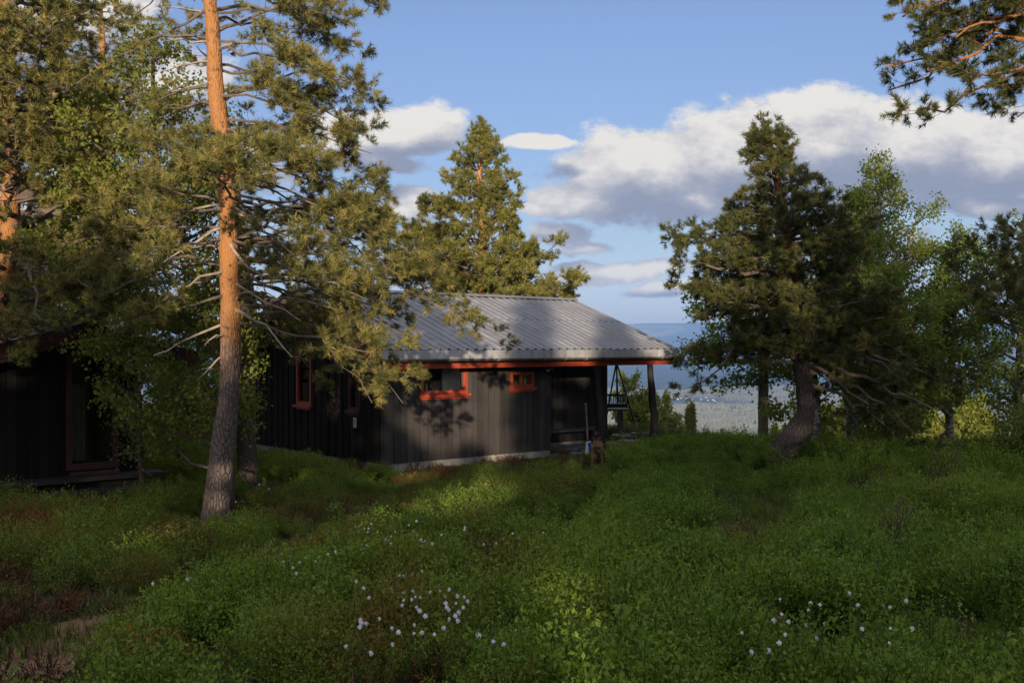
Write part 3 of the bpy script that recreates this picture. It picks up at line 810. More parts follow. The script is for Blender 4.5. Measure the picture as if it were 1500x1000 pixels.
leafy_auto('birch_sapling', 54, 15.0, [(206, b, 4), (208, 640, 3.5), (204, 580, 3), (198, 520, 2.4), (194, 460, 1.2)],
           [(455, 180, 205), (500, 140, 240), (545, 130, 262), (600, 150, 262), (650, 180, 235)],
           'slender leafy sapling hanging over the corner of the small left cabin', cat='sapling', bark='twig_brown', whorl=.32, per=4, lsize=.05, lk=5, depth=.5, dens=.7)

# ---- pine behind the cabin -------------------------------------------------
pine_auto('pine_tree', 61, 32.0, [(706, 600, 9), (705, 520, 8), (704, 440, 7.6), (705, 385, 7), (707, 340, 6), (705, 300, 5), (702, 260, 4), (704, 225, 2.8), (707, 193, 1)],
          [(200, 700, 712), (216, 684, 724), (234, 664, 736), (252, 662, 742), (270, 644, 752), (290, 640, 764), (306, 646, 760), (322, 605, 768), (338, 618, 762), (352, 588, 788), (366, 580, 806), (382, 596, 812), (400, 622, 828), (420, 640, 842), (440, 636, 846), (470, 620, 820)],
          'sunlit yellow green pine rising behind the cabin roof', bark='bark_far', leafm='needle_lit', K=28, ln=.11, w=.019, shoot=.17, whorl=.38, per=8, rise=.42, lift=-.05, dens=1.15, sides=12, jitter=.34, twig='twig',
          extra=[(405, 800, 378, .3, -.15, .05), (425, 845, 405, .2, -.2, .06), (435, 838, 430, .8, -.16, .05), (410, 770, 400, -.8, -.1, .05), (360, 590, 350, .4, -.08, .04), (330, 612, 290, .2, -.1, .04), (400, 640, 420, -.6, 0, .04)], tl=.3)

# ---- right group ------------------------------------------------------------
# bent old pine
YB = 18.2
pine_auto('pine_tree', 71, YB, [(1136, 700, 17), (1138, 682, 19), (1144, 664, 19), (1158, 645, 18), (1173, 625, 15.5), (1181, 600, 12.5), (1178, 570, 11), (1172, 535, 12), (1168, 500, 11.5), (1166, 460, 11), (1160, 415, 10), (1155, 380, 9), (1152, 340, 8), (1145, 300, 7),
                                (1138, 260, 5.5), (1131, 228, 4), (1127, 202, 2.6), (1127, 186, 1)],
          [(190, 1118, 1136), (204, 1104, 1148), (217, 1096, 1158), (232, 1108, 1150), (250, 1080, 1165), (268, 1098, 1195), (290, 1076, 1268), (310, 1090, 1282), (335, 1026, 1280), (352, 1010, 1250), (375, 1020, 1245), (400, 1005, 1278), (425, 1030, 1262), (450, 1010, 1280), (475, 1050, 1275), (510, 1060, 1285)],
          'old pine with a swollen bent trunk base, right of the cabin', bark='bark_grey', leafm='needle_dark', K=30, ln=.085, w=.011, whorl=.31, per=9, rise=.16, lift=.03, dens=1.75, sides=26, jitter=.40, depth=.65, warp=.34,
          extra=[(500, 1330, 560, -.3, .18, .05), (520, 1370, 600, -.5, .2, .06), (510, 1300, 600, .6, .12, .05), (480, 1340, 530, .6, .15, .05), (540, 1350, 640, -.2, .14, .05), (530, 1270, 590, -.9, .1, .04),
                 (560, 1320, 650, .5, .1, .04), (520, 1380, 560, .4, .2, .05), (500, 1000, 530, .2, .1, .045), (480, 1018, 565, -.6, .12, .04), (420, 1015, 470, .4, .1, .04), (345, 988, 352, -.2, .08, .045)])
# thin stem left of it
b = stand_base(1118, 22.5)
leafy_auto('aspen_tree', 81, 22.5, [(1118, b, 8), (1118, 600, 7.2), (1118, 540, 7), (1117, 480, 6), (1114, 420, 5), (1112, 360, 3.5), (1110, 320, 1.5)],
           [(320, 1098, 1122), (370, 1060, 1160), (430, 1025, 1170), (490, 1010, 1180), (530, 1012, 1180), (560, 1030, 1160)],
           'straight thin grey stem with small leaves just left of the bent pine', bark='twig', leafm='leaf', whorl=.36, per=6, lsize=.075, lk=8, rise=-.05, lift=.08)
# two birch stems leaning
b = stand_base(1256, 19.5)
leafy_auto('birch_tree', 82, 19.5, [(1252, b, 9.5), (1254, 640, 7.8), (1260, 600, 7), (1264, 560, 7), (1262, 520, 6), (1258, 460, 5), (1250, 400, 3.5), (1246, 340, 1.5)],
           [(340, 1232, 1260), (380, 1205, 1300), (440, 1190, 1330), (500, 1190, 1340), (550, 1210, 1335)],
           'short birch with a second white stem leaning right, right of the bent pine', leafm='leaf', whorl=.38, per=6, lsize=.075, lk=11, rise=.1,
           stems=[[(1252, b, 0, 8), (1272, 650, -.1, 7), (1290, 630, -.1, 6.5), (1305, 605, -.2, 6), (1313, 575, -.2, 5), (1322, 530, -.2, 3.5), (1340, 470, 0, 1.5)],
                  [(1190, 665, .3, 5), (1196, 630, .3, 5.5), (1196, 590, .3, 6), (1192, 545, .2, 5), (1200, 500, 0, 3)]])
# tall birch
b = stand_base(1288, 23)
leafy_auto('birch_tree', 83, 23.0, [(1288, b, 7), (1290, 600, 6.5), (1291, 520, 5.5), (1289, 450, 5), (1290, 380, 4), (1288, 320, 3), (1290, 265, 1.8), (1289, 240, 1)],
           [(245, 1281, 1299), (280, 1264, 1316), (320, 1246, 1345), (360, 1236, 1378), (410, 1225, 1392), (470, 1220, 1402), (530, 1225, 1402), (575, 1245, 1380)],
           'tallest birch with a yellow sunlit top, right of the bent pine', leafm='leaf_mid', whorl=.34, per=6, lsize=.068, lk=9, dens=.95,
           stems=[[(1290, 560, 0, 5), (1305, 490, .1, 4.5), (1308, 440, .1, 4), (1325, 380, .1, 3), (1340, 330, .1, 1.5)]])
b = stand_base(1246, 24)
leafy_auto('birch_tree', 88, 24.0, [(1246, b, 6), (1244, 560, 5), (1246, 470, 4.5), (1250, 400, 4), (1252, 340, 3), (1254, 290, 1.2)],
           [(285, 1246, 1262), (320, 1226, 1280), (370, 1205, 1290), (440, 1200, 1290), (520, 1200, 1290)],
           'birch with a thin top standing between the bent pine and the tallest birch', leafm='leaf', whorl=.4, per=6, lsize=.075, lk=10)
# crooked tree with dark branches
b = stand_base(1395, 22)
leafy_auto('birch_tree', 84, 22.0, [(1392, b, 6), (1391, 620, 5.5), (1389, 580, 5), (1394, 530, 4.5), (1398, 470, 4), (1402, 410, 3), (1404, 350, 1.5)],
           [(345, 1392, 1416), (380, 1368, 1440), (430, 1345, 1455), (490, 1345, 1462), (540, 1360, 1450)],
           'dark stemmed birch with a pale twig top, second tree from the right edge', leafm='leaf', whorl=.4, per=6, lsize=.075, lk=11,
           stems=[[(1391, 610, 0, 3.5), (1372, 590, -.2, 3.2), (1352, 596, -.2, 2.6), (1335, 585, -.3, 2), (1320, 590, -.3, 1)]])
b = stand_base(1490, 20)
leafy_auto('birch_tree', 85, 20.0, [(1492, b, 7), (1490, 600, 6), (1494, 520, 5), (1498, 450, 4.5), (1500, 380, 3), (1498, 330, 1.5)],
           [(335, 1480, 1516), (370, 1440, 1570), (430, 1425, 1590), (500, 1420, 1590), (560, 1430, 1590), (600, 1445, 1580)],
           'loose leafy birch at the right edge of the picture', leafm='leaf', whorl=.4, per=6, lsize=.064, lk=8)
# pine standing outside on the right, low limb reaches in
b = stand_base(1640, 17)
pine_auto('pine_tree', 86, 17.0, [(1650, b, 18), (1652, 540, 15), (1655, 420, 13), (1650, 300, 11), (1652, 150, 9), (1650, 0, 6), (1650, -150, 2)],
          [(-140, 1640, 1660), (0, 1600, 1710), (150, 1580, 1740), (250, 1560, 1760), (330, 1530, 1740)],
          'dark pine beyond the right edge whose low limb hangs before the sky', bark='bark_low', leafm='needle_dark', whorl=.6, per=5, dens=.9,
          extra=[(430, 1428, 368, -.3, -.05, .045), (440, 1405, 400, .2, -.04, .045), (400, 1450, 335, .3, -.03, .04), (455, 1440, 430, -.6, 0, .04), (470, 1420, 460, .5, .03, .035), (390, 1490, 345, -.7, -.05, .04), (420, 1480, 400, -1, 0, .04)])
# near pine on the right: only its outer limbs are in the picture
Y7 = 10.0
k = TreeKit(91, K=38, ln=.062, w=.0075, shoot=.085)
trunk_px(k, Y7, [(1850, 760, 32), (1842, 560, 25), (1838, 400, 23), (1842, 200, 20), (1850, 0, 17), (1846, -200, 14), (1840, -420, 9), (1842, -560, 4)], sides=18)
for (s, x, y, d, li, r0) in [(-60, 1296, 98, 0, -.02, .05), (-40, 1302, 132, .5, 0, .045), (-160, 1322, 25, -.3, .02, .045), (-20, 1355, 158, -.3, .04, .04), (-200, 1350, -25, .4, .03, .045), (10, 1400, 150, .3, .05, .04),
                         (-100, 1318, 72, .9, 0, .04), (-120, 1400, 55, -.8, .02, .04), (40, 1490, 172, -.2, .06, .03), (-60, 1450, 110, -.9, .04, .04), (-240, 1400, -60, 0, .05, .04), (-150, 1440, 10, .8, .04, .04), (-190, 1370, -5, -.9, .03, .04), (-180, 1480, 5, -.4, .03, .04)]:
    k.limb(k.at(EYE - (s - CY) / FPX * Y7)[0], P(x, y, Y7 + d), li, r0, start=.38, dens=1.25, sec=.12, sl=.26, tl=.15)
for _ in range(22):
    z0 = k.rng.uniform(-480, -150); az = k.rng.uniform(0, 6.28); ln = k.rng.uniform(.8, 2.2)
    p0 = k.at(EYE - (z0 - CY) / FPX * Y7)[0]; k.limb(p0, p0 + np.array([math.cos(az) * ln, math.sin(az) * ln, .3 * ln]), .05, .03)
k.finish('pine_tree', M['bark_low'], M['needle_dark'], 'pine beyond the right edge whose outer limbs hang into the top right corner', 'tree')

# ---- bushes -----------------------------------------------------------------
def bush(name, seed, px, top, Y, half, label, leafm='leaf', lsize=.06, lk=8, n=26, conif=False, group=None, sprig=.55, cat='bush', base=None, dens=.9):
    """several stems fanning out of the ground"""
    x = (px - CX) / FPX * Y; z0 = float(ground(x, Y)) - .05
    zt = EYE - (top - CY) / FPX * Y; H = zt - z0; hw = half / FPX * Y
    k = TreeKit(seed, leafy=not conif, lk=lk, lsize=lsize, lspread=.10, K=12, ln=.09, w=.02, up=.3)
    if conif:
        k.trunk([(x, Y, z0), (x + .03, Y, z0 + H * .5), (x, Y, zt)], [.05, .03, .006], 7)
        k.crown([(z0 + H * .08, hw, hw, hw), (z0 + H * .5, hw * .62, hw * .62, hw * .6), (zt - .02, .06, .06, .06)], whorl=.22, per=6, rise=-.05, dens=1.0)
    else:
        k.path = np.array([[x, Y, z0], [x, Y, z0 + .1]])
        for i in range(n):
            az = k.rng.uniform(0, 6.28); rad = k.rng.random() ** .6; h = H * (1 - .55 * rad ** 2) * k.rng.uniform(.7, 1.02)
            p0 = np.array([x + .25 * rad * math.cos(az) * hw, Y + .25 * rad * math.sin(az) * hw, z0]); p1 = np.array([x + math.cos(az) * rad * hw, Y + math.sin(az) * rad * hw * .8, z0 + h])
            k.limb(p0, p1, .0, .012 + .006 * H, start=.22, dens=dens, sl=.3, sec=.16)
    return k.finish(name, M['twig'], M[leafm], label, cat, group, twig=M['twig_brown'])
bush('spruce_sapling', 101, 1011, 582, 62, 24, 'small cone shaped sapling coloured sunlit yellow at the edge of the slope', 'leaf_y', conif=True, cat='sapling')  # yellow leaf colour stands in for sunlight that misses this sapling
bush('leafy_bush', 102, 925, 548, 42, 44, 'yellow green bush behind the tripod, on the slope beyond the patio', 'leaf_y', lsize=.10, n=40)
bush('leafy_bush', 103, 970, 582, 52, 34, 'small green bush on the slope, right of the last porch post', 'leaf_y', lsize=.10, n=30)
bush('leafy_bush', 104, 1085, 628, 25, 30, 'low dark leafy bush at the grass edge, left of the thin grey stem', 'leaf', n=14)
for (i_, px_, top_, Y_, half_, n_, lab_) in [(105, 1225, 585, 44, 50, 44, 'sunlit tree top on the slope seen between the bent pine and the leaning birch'), (106, 1325, 570, 46, 60, 48, 'wide sunlit tree top on the slope below the tallest birch'),
        (107, 1420, 585, 45, 70, 50, 'sunlit yellow tree top on the slope near the right edge'), (108, 1165, 605, 47, 42, 36, 'sunlit tree top on the slope, left of the bent pine trunk')]:
    bush('leafy_tree', i_, px_, top_, Y_, half_, lab_, 'leaf_y', lsize=.17, n=n_ + 16, cat='tree', dens=.9, lk=9)
bush('leafy_bush', 109, 1440, 640, 18.5, 75, 'dense dark green thicket at the right edge, in front of the birches', 'leaf', lsize=.05, n=44)
bush('leafy_bush', 110, 1340, 655, 19.5, 50, 'dark green thicket right of the leaning birch stems', 'leaf', lsize=.05, n=24)
bush('leafy_bush', 111, 1500, 590, 17.5, 45, 'tall dark green bush cut off by the right edge', 'leaf', lsize=.05, n=30)
bush('leafy_bush', 112, 265, 590, 30, 70, 'low green bush in the gap between the two cabins', 'leaf', lsize=.08, n=30)
bush('leafy_bush', 113, 1215, 648, 18.8, 40, 'low brown twiggy bush at the foot of the bent pine', 'leaf', lsize=.03, lk=2, n=26)
# ------------------------------------------------------------------ cabins
ANG = math.atan2(.651, .759)
AX = np.array([.759, .651]); IN = np.array([-.651, .759])
C0 = np.array([-2.41, 19.0])
def cab(x, y): return C0 + AX * x + IN * y        # cabin metres -> world

def subtract(z0, z1, cuts):
    segs = [(z0, z1)]
    for (a, b) in cuts:
        n = []
        for (p, q) in segs:
            if b <= p or a >= q: n.append((p, q)); continue
            if a > p: n.append((p, a))
            if b < q: n.append((b, q))
        segs = n
    return segs
def board_wall(g, back, L0, L1, zb, ztop, put, bw, openings=(), th=.022, gap=.012, seed=0, alt=.0):
    """vertical boards from L0 to L1 along a wall, a thin backing behind them; put(u, depth, z) -> local point; depth grows outward"""
    rng = np.random.default_rng(seed)
    edges = {L0, L1}
    for (a, b, c, d) in openings: edges |= {a, b}
    edges = sorted(edges); spans = []
    for e0, e1 in zip(edges[:-1], edges[1:]):
        n = max(1, round((e1 - e0) / bw)); ww = (e1 - e0) / n
        spans += [(e0 + i * ww, e0 + (i + 1) * ww) for i in range(n)]
    for bi, (a, b) in enumerate(spans):
        m = (a + b) / 2; cuts = [(c, d) for (p, q, c, d) in openings if p - 1e-6 <= m <= q + 1e-6]
        lv = rng.random(); dd = th + rng.uniform(-.003, .004) + (alt if bi % 2 else 0)
        for (z0, z1) in subtract(-9, 99, cuts):
            za, zb_ = ztop(a + gap / 2), ztop(b - gap / 2)
            lo = max(z0, zb); 
            if lo >= min(za, zb_) - 1e-4: continue
            ha, hb = min(z1, za), min(z1, zb_)
            p = [put(a + gap / 2, 0, lo), put(b - gap / 2, 0, lo), put(b - gap / 2, dd, lo), put(a + gap / 2, dd, lo),
                 put(a + gap / 2, 0, ha), put(b - gap / 2, 0, hb), put(b - gap / 2, dd, hb), put(a + gap / 2, dd, ha)]
            g.hexa(p, lv)
            la, lb = max(z0, zb), max(z0, zb)
            p = [put(a, -.06, la), put(b, -.06, lb), put(b, -.002, lb), put(a, -.002, la), put(a, -.06, ha), put(b, -.06, hb), put(b, -.002, hb), put(a, -.002, ha)]
            back.hexa(p, lv)

def window(root, put, u0, u1, z0, z1, fm, fw=.07, sill=.0, mull=0, name='window', sillw=.10):
    g = Geo()
    def bx(a, b, c, d, e0, e1): g.hexa([put(a, e0, c), put(b, e0, c), put(b, e1, c), put(a, e1, c), put(a, e0, d), put(b, e0, d), put(b, e1, d), put(a, e1, d)])
    bx(u0 - fw * .3, u0 + fw * .7, z0, z1, -.05, .055); bx(u1 - fw * .7, u1 + fw * .3, z0, z1, -.05, .055)
    bx(u0 - fw * .3, u1 + fw * .3, z1, z1 + fw * .8, -.05, .06); bx(u0 + fw * .7, u1 - fw * .7, z0 + .0, z0 + fw, -.05, .05)
    for k in range(mull):
        u = u0 + (u1 - u0) * (k + 1) / (mull + 1); bx(u - .018, u + .018, z0 + fw, z1, -.03, .03)
    f = g.obj(name, M[fm], root)
    s = Geo(); g = s
    bx(u0 - fw * .9, u1 + fw * .9, z0 - .055, z0 - .001, .003, .115)
    bx(u0 - fw * .3, u1 + fw * .3, z0 - .055 - sillw * .45, z0 - .0555, .004, .06)
    s.obj('sill', M[fm], f)
    p = Geo(); g = p
    bx(u0 + fw * .7, u1 - fw * .7, z0 + fw, z1, -.012, -.006)
    p.obj('pane', M['glass'], f)
    return f

def build_cabin():
    root = empty('cabin', (C0[0], C0[1], 0), ANG)
    tag(root, 'black board cabin with a grey profiled roof, red trim and open porch', 'cabin')
    TOP, E, PIT = 2.345, .60, .363
    YB, XE, XR = 5.9, 7.2, 4.28
    X0, X1, YR = -.47, 7.85, 2.95
    rz = lambda y: TOP + (min(y, YB - y) + E) * PIT            # roof sheet top
    under = lambda y: rz(y) - .17
    siding = Geo(); back = Geo(); dk = Geo()
    WB = (.80, 1.925, 1.46, 2.06); WS = (3.12, 3.74, 1.54, 1.815)
    front = lambda u, d, z: (u, -d, z)
    flat = lambda zz: (lambda u: zz)
    board_wall(siding, back, 0.0, XR, .155, flat(2.30), front, .155, [WB, WS], seed=1)
    siding.obj('front_wall', M['siding'], root)
    # left gable wall
    gab = lambda u, d, z: (-d, u, z)
    g = Geo(); GW1 = (2.80, 3.40, 1.16, 2.48); GW2 = (.86, 1.26, 1.14, 1.90)
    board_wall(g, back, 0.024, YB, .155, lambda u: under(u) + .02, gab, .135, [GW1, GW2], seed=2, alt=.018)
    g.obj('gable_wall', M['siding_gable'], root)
    # corner board
    g = Geo(); g.box(-.05, .09, -.045, -.026, .14, 2.29, .6); g.box(-.047, -.026, -.026, .10, .14, 2.30, .3); g.obj('corner_board', M['siding'], root)
    # porch recess walls, right gable, back
    g = Geo()
    board_wall(g, back, 0.0, 1.1, .155, flat(2.35), lambda u, d, z: (XR + d, u, z), .155, seed=3)
    board_wall(g, back, XR, XE, .155, flat(2.6), lambda u, d, z: (u, 1.1 - d, z), .155, seed=4)
    board_wall(g, back, 1.1, YB, .155, lambda u: under(u) + .02, lambda u, d, z: (XE + d, u, z), .155, seed=5)
    board_wall(g, back, 0, XE, .155, lambda u: under(YB) + .02, lambda u, d, z: (u, YB + d, z), .155, seed=6)
    g.obj('porch_wall', M['siding'], root)
    back.obj('wall_core', M['backing'], root)
    # floor / foundation
    g = Geo(); g.box(.02, XR - .02, -.005, 1.0, -.9, .153); g.box(.015, XE - .02, 1.1, YB - .02, -1.2, .154); g.obj('foundation', M['concrete'], root)
    g = Geo(); g.box(.08, XE - .08, 1.2, YB - .08, .16, .2); g.box(.08, XR - .08, .08, 1.2, .1601, .2001)
    g.box(.10, 6.9, 3.4, 3.46, .2, 2.5)
    g.obj('floor', M['room'], root)
    # roof: profiled sheets, two slopes
    for sgn, nm in ((1, 'roof'), (-1, 'roof')):
        y0, y1 = (-E, YR) if sgn > 0 else (YB + E, YR)
        xs = []; hs = []
        x = X0; pw = .225
        while x < X1 - .01:
            for (f, h) in ((0, 0), (.60, 0), (.68, .028), (.90, .028)): 
                if x + f * pw <= X1: xs.append(x + f * pw); hs.append(h)
            x += pw
        xs.append(X1); hs.append(0)
        xs = np.array(xs); hs = np.array(hs); rows = np.linspace(0, 1, 9)
        V = np.stack([np.stack([xs, np.full_like(xs, y0 + (y1 - y0) * t), rz(y0 + (y1 - y0) * t if sgn > 0 else YB - (y0 + (y1 - y0) * t)) * 1.0 + hs], -1) for t in rows])
        nx = len(xs); i = np.arange(8)[:, None] * nx; j = np.arange(nx - 1)[None]
        F = np.stack([i + j, i + j + 1, i + nx + j + 1, i + nx + j], -1).reshape(-1, 4)
        if sgn < 0: F = F[:, ::-1]
        g = Geo(); g.add(V.reshape(-1, 3), F); g.add(V.reshape(-1, 3) - np.array([0, 0, .012]), F[:, ::-1])
        g.obj(nm, M['roof'], root)
    # ridge cap
    g = Geo(); h = rz(YR) + .035
    for s in (-1, 1):
        g.hexa([(X0 - .02, YR, h + .012), (X1 + .02, YR, h + .012), (X1 + .02, YR + s * .16, h - .045), (X0 - .02, YR + s * .16, h - .045),
                (X0 - .02, YR, h + .02), (X1 + .02, YR, h + .02), (X1 + .02, YR + s * .16, h - .037), (X0 - .02, YR + s * .16, h - .037)])
    g.obj('ridge_cap', M['roof'], root)
    # roof deck (boards under the sheets, dark)
    g = Geo()
    for (ya, yb) in ((-E + .02, YR), (YB + E - .02, YR)):
        za, zb = rz(ya if ya < YR else YB - ya), rz(YR)
        P_ = [(X0 + .03, ya, za - .10), (X1 - .03, ya, za - .10), (X1 - .03, yb, zb - .10), (X0 + .03, yb, zb - .10), (X0 + .03, ya, za - .02), (X1 - .03, ya, za - .02), (X1 - .03, yb, zb - .02), (X0 + .03, yb, zb - .02)]
        g.hexa(P_)
    g.obj('roof_deck', M['siding_dark'], root)
    # fascia
    g = Geo(); x = X0 - .02; rng = np.random.default_rng(3)
    while x < X1:
        x2 = min(x + 1.05, X1 + .02); d = rng.uniform(0, .004)
        g.box(x + .002, x2 - .002, -E - .035 - d, -E - .012, 2.17, 2.338 + d, rng.random()); x = x2
    g.box(X0, X1, YB + E + .012, YB + E + .03, 2.17, 2.335, .5)
    g.obj('fascia', M['fascia'], root)
    # gutter half pipe + brackets
    g = Geo(); n = 9; a = np.linspace(math.pi, 2 * math.pi, n); xs = np.linspace(X0 - .30, X1 - .02, 12)
    yc, zc, rg = -E - .085, 2.172, .052
    for rr, fl in ((rg, False), (rg - .006, True)):
        V = np.stack([np.stack([np.full(n, x), yc + rr * np.cos(a), zc + rr * np.sin(a)], -1) for x in xs]).reshape(-1, 3)
        i = np.arange(11)[:, None] * n; j = np.arange(n - 1)[None]
        F = np.stack([i + j, i + j + 1, i + n + j + 1, i + n + j], -1).reshape(-1, 4); g.add(V, F if fl else F[:, ::-1])
    gt = g.obj('gutter', M['gutter'], root, smooth=True)
    for x in np.arange(X0 + .2, X1, .62):
        g = Geo(); g.tube([(x, yc + (rg + .006) * math.cos(t), zc + (rg + .006) * math.sin(t)) for t in np.linspace(math.pi, 2 * math.pi, 7)], .007, 5)
        g.box(x - .012, x + .012, yc - rg - .016, yc - rg + .004, zc - .012, zc + .02)
        g.obj('gutter_bracket', M['bracket'], gt)
    # red board under the gutter
    g = Geo(); g.box(X0 + .02, X1 - .05, -.50, -.46, 1.985, 2.125); g.obj('eave_board', M['red'], root)
    g = Geo(); g.box(X0 + .05, X1 - .08, -.455, -.02, 2.13, 2.15); g.obj('soffit', M['siding_dark'], root)
    # barge boards at both gables
    for xe, s in ((X0, -1), (X1, 1)):
        for (ya, yb) in ((-E, YR), (YB + E, YR)):
            za, zb = TOP, rz(YR)
            g = Geo()
            for (o0, o1) in ((-.02, -.10), (-.104, -.185)):
                x0, x1 = sorted((xe + s * .005, xe + s * .035 + s * (o0 + .02) * .15))
                g.hexa([(x0, ya, za + o1), (x1, ya, za + o1), (x1, yb, zb + o1), (x0, yb, zb + o1), (x0, ya, za + o0), (x1, ya, za + o0), (x1, yb, zb + o0), (x0, yb, zb + o0)], .4 - o0)
            g.obj('barge_board', M['weather'], root)
            g = Geo(); x0, x1 = sorted((xe - s * .03, xe + s * .004)); ya2 = ya + (.03 if ya < 0 else -.03); 
            z2 = za + .03 * PIT
            g.hexa([(x0, ya2, z2 - .33), (x1, ya2, z2 - .33), (x1, yb, zb - .33), (x0, yb, zb - .33), (x0, ya2, z2 - .189), (x1, ya2, z2 - .189), (x1, yb, zb - .189), (x0, yb, zb - .189)])
            g.obj('gable_trim', M['red'], root)
    # windows
    window(root, front, *WB, 'red', fw=.075)
    window(root, front, *WS, 'red', fw=.06, mull=1)
    window(root, gab, *GW1, 'red', fw=.07)
    window(root, gab, *GW2, 'red_dark', fw=.06)
    # porch posts, crooked logs
    def post(px, e, r, jig, zb):
        u = (px - CX) / FPX
        # solve local x on line y=-e
        t = (u * (19 - .759 * e) - (-2.41 + .651 * e)) / (.759 - u * .651)
        g = Geo(); zz = np.linspace(zb, 2.13, 12); rng = np.random.default_rng(jig)
        off = np.cumsum(rng.normal(size=(12, 2)) * .012, 0); off -= off[-1]
        lean = np.linspace(.04, 0, 12)
        pts = np.column_stack([t + off[:, 0] + lean, -e + off[:, 1], zz])
        g.tube(pts, np.linspace(r * 1.25, r * .85, 12), 12, True, warp=.2, seed=jig)
        o = g.obj('post', M['log'], root, smooth=True); return t
    post(874, .30, .085, 4, -.1); post(950, .38, .085, 9, .05)
    # wall lamp by the porch corner
    g = Geo(); g.box(4.02, 4.08, -.05, -.026, 1.93, 2.03); g.tube([(4.05, -.05, 1.99), (4.05, -.16, 2.0), (4.05, -.17, 1.97)], .012, 6)
    th = np.linspace(0, 1, 6)
    lp = g.obj('wall_lamp', M['iron'], root)
    g = Geo(); g.tube([(4.05, -.17, 1.985 - .075 * t) for t in th], [.03, .075, .105, .115, .118, .118], 16, True); g.obj('lamp_shade', M['brown_wood'], lp, smooth=True)
    g = Geo(); g.ball((4.05, -.175, 1.90), .042, 12, 8); g.obj('bulb', M['white'], lp, smooth=True)
    # notice plate on the gable
    g = Geo(); g.box(-.045, -.04, .98, 1.10, .80, 1.0); g.box(-.048, -.0451, 1.0, 1.08, .84, .96)
    o = g.obj('wall_thermometer', M['pale_blue'], root)
    g = Geo(); [g.box(-.051, -.0482, 1.012, 1.068, z, z + .008) for z in (.86, .88, .90, .92, .94)]; g.obj('scale_marks', M['iron'], o)
    return root
build_cabin()

def place_local(name, loc, label, cat, group=None):
    w = cab(loc[0], loc[1]); return tag(empty(name, (w[0], w[1], loc[2]), ANG), label, cat, group)
# curtains and things in the windows (each hangs or stands by itself)
def curtain(u0, u1, z0, z1, wall, label, mat='curtain'):
    n = 40; us = np.linspace(0, u1 - u0, n); w = .022 * np.sin(np.linspace(0, (u1 - u0) * 2 * math.pi / .075, n)); rows = 5
    V = []
    for z in np.linspace(z1 - z0, 0, rows):
        V.append(np.stack([us, w * (1 + .3 * np.sin(z * 3)), np.full(n, z)], -1) if wall == 'front' else np.stack([w, us, np.full(n, z)], -1))
    V = np.array(V).reshape(-1, 3); i = np.arange(rows - 1)[:, None] * n; j = np.arange(n - 1)[None]
    g = Geo(); F = np.stack([i + j, i + j + 1, i + n + j + 1, i + n + j], -1).reshape(-1, 4); g.add(V, F)
    off = np.array([0, .003, 0]) if wall == 'front' else np.array([.003, 0, 0]); g.add(V + off, F[:, ::-1])
    r = g.obj('curtain', M[mat], smooth=True); p = cab(u0, .11) if wall == 'front' else cab(.11, u0)
    r.location = (p[0], p[1], z0); r.rotation_euler = (0, 0, ANG); tag(r, label, 'curtain')
curtain(1.42, 1.90, 1.50, 2.10, 'front', 'pleated cream curtain at the right side of the large red framed window')
curtain(.82, .95, 1.50, 2.10, 'front', 'narrow cream curtain at the left side of the large red framed window')
curtain(3.02, 3.32, 1.2, 2.48, 'gable', 'long white curtain in the tall narrow window of the dark gable wall')
curtain(.90, 1.22, 1.2, 1.9, 'gable', 'pale curtain in the small dark gable window')
def small(name, parts, loc, label, cat, group=None):
    """parts: list of (part name, geo, material)"""
    r = place_local(name, loc, label, cat, group)
    for nm, g, m in parts: g.obj(nm, M[m], r, smooth=False)
    return r
g = Geo(); g.box(-.17, .17, .0, .16, 0, .19); g.box(-.17, -.005, -.10, .0, .188, .192)
tag(g.obj('cardboard_box', M['cardboard']), 'plain cardboard box standing inside the large red framed window', 'box')
o = bpy.data.objects['cardboard_box']; w = cab(1.33, .16); o.location = (w[0], w[1], 1.535); o.rotation_euler = (0, 0, ANG)
def jar(x, z, r, h, m, m2, label, cat='jar', y=.10):
    a = Geo(); a.tube([(0, 0, 0), (0, 0, h * .7), (0, 0, h * .8)], [r, r, r * .7], 12); b_ = Geo(); b_.tube([(0, 0, h * .8), (0, 0, h)], r * .6, 12)
    small(cat, [('body', a, m), ('lid', b_, m2)], (x, y, z), label, cat)
sh = Geo(); sh.box(3.14, 3.72, .06, .22, 1.54, 1.585); o = sh.obj('window_shelf', M['room']); o.location = (C0[0], C0[1], 0); o.rotation_euler = (0, 0, ANG); tag(o, 'wooden shelf inside the small red framed window', 'shelf')
jar(3.25, 1.587, .05, .17, 'yellow', 'yellow', 'yellow bottle at the left in the small red window', 'bottle')
jar(3.36, 1.587, .05, .09, 'white', 'white', 'small white pot beside the yellow bottle in the window', 'pot')
jar(3.52, 1.587, .022, .16, 'pale_blue', 'white', 'thin pale bottle right of the middle bar in the small window', 'bottle')
jar(3.63, 1.587, .028, .17, 'white', 'brown_wood', 'white bottle at the right end of the small window', 'bottle')
jar(1.02, 1.535, .022, .14, 'white', 'white', 'white bottle at the left on the large window board', 'bottle', .09)
jar(1.12, 1.535, .025, .09, 'blue', 'white', 'small blue mug at the left on the large window board', 'mug', .09)
sh = Geo(); sh.box(.84, 1.9, .07, .26, 1.50, 1.533); o = sh.obj('window_board', M['room']); o.location = (C0[0], C0[1], 0); o.rotation_euler = (0, 0, ANG); tag(o, 'wooden board inside the large red framed window', 'shelf')

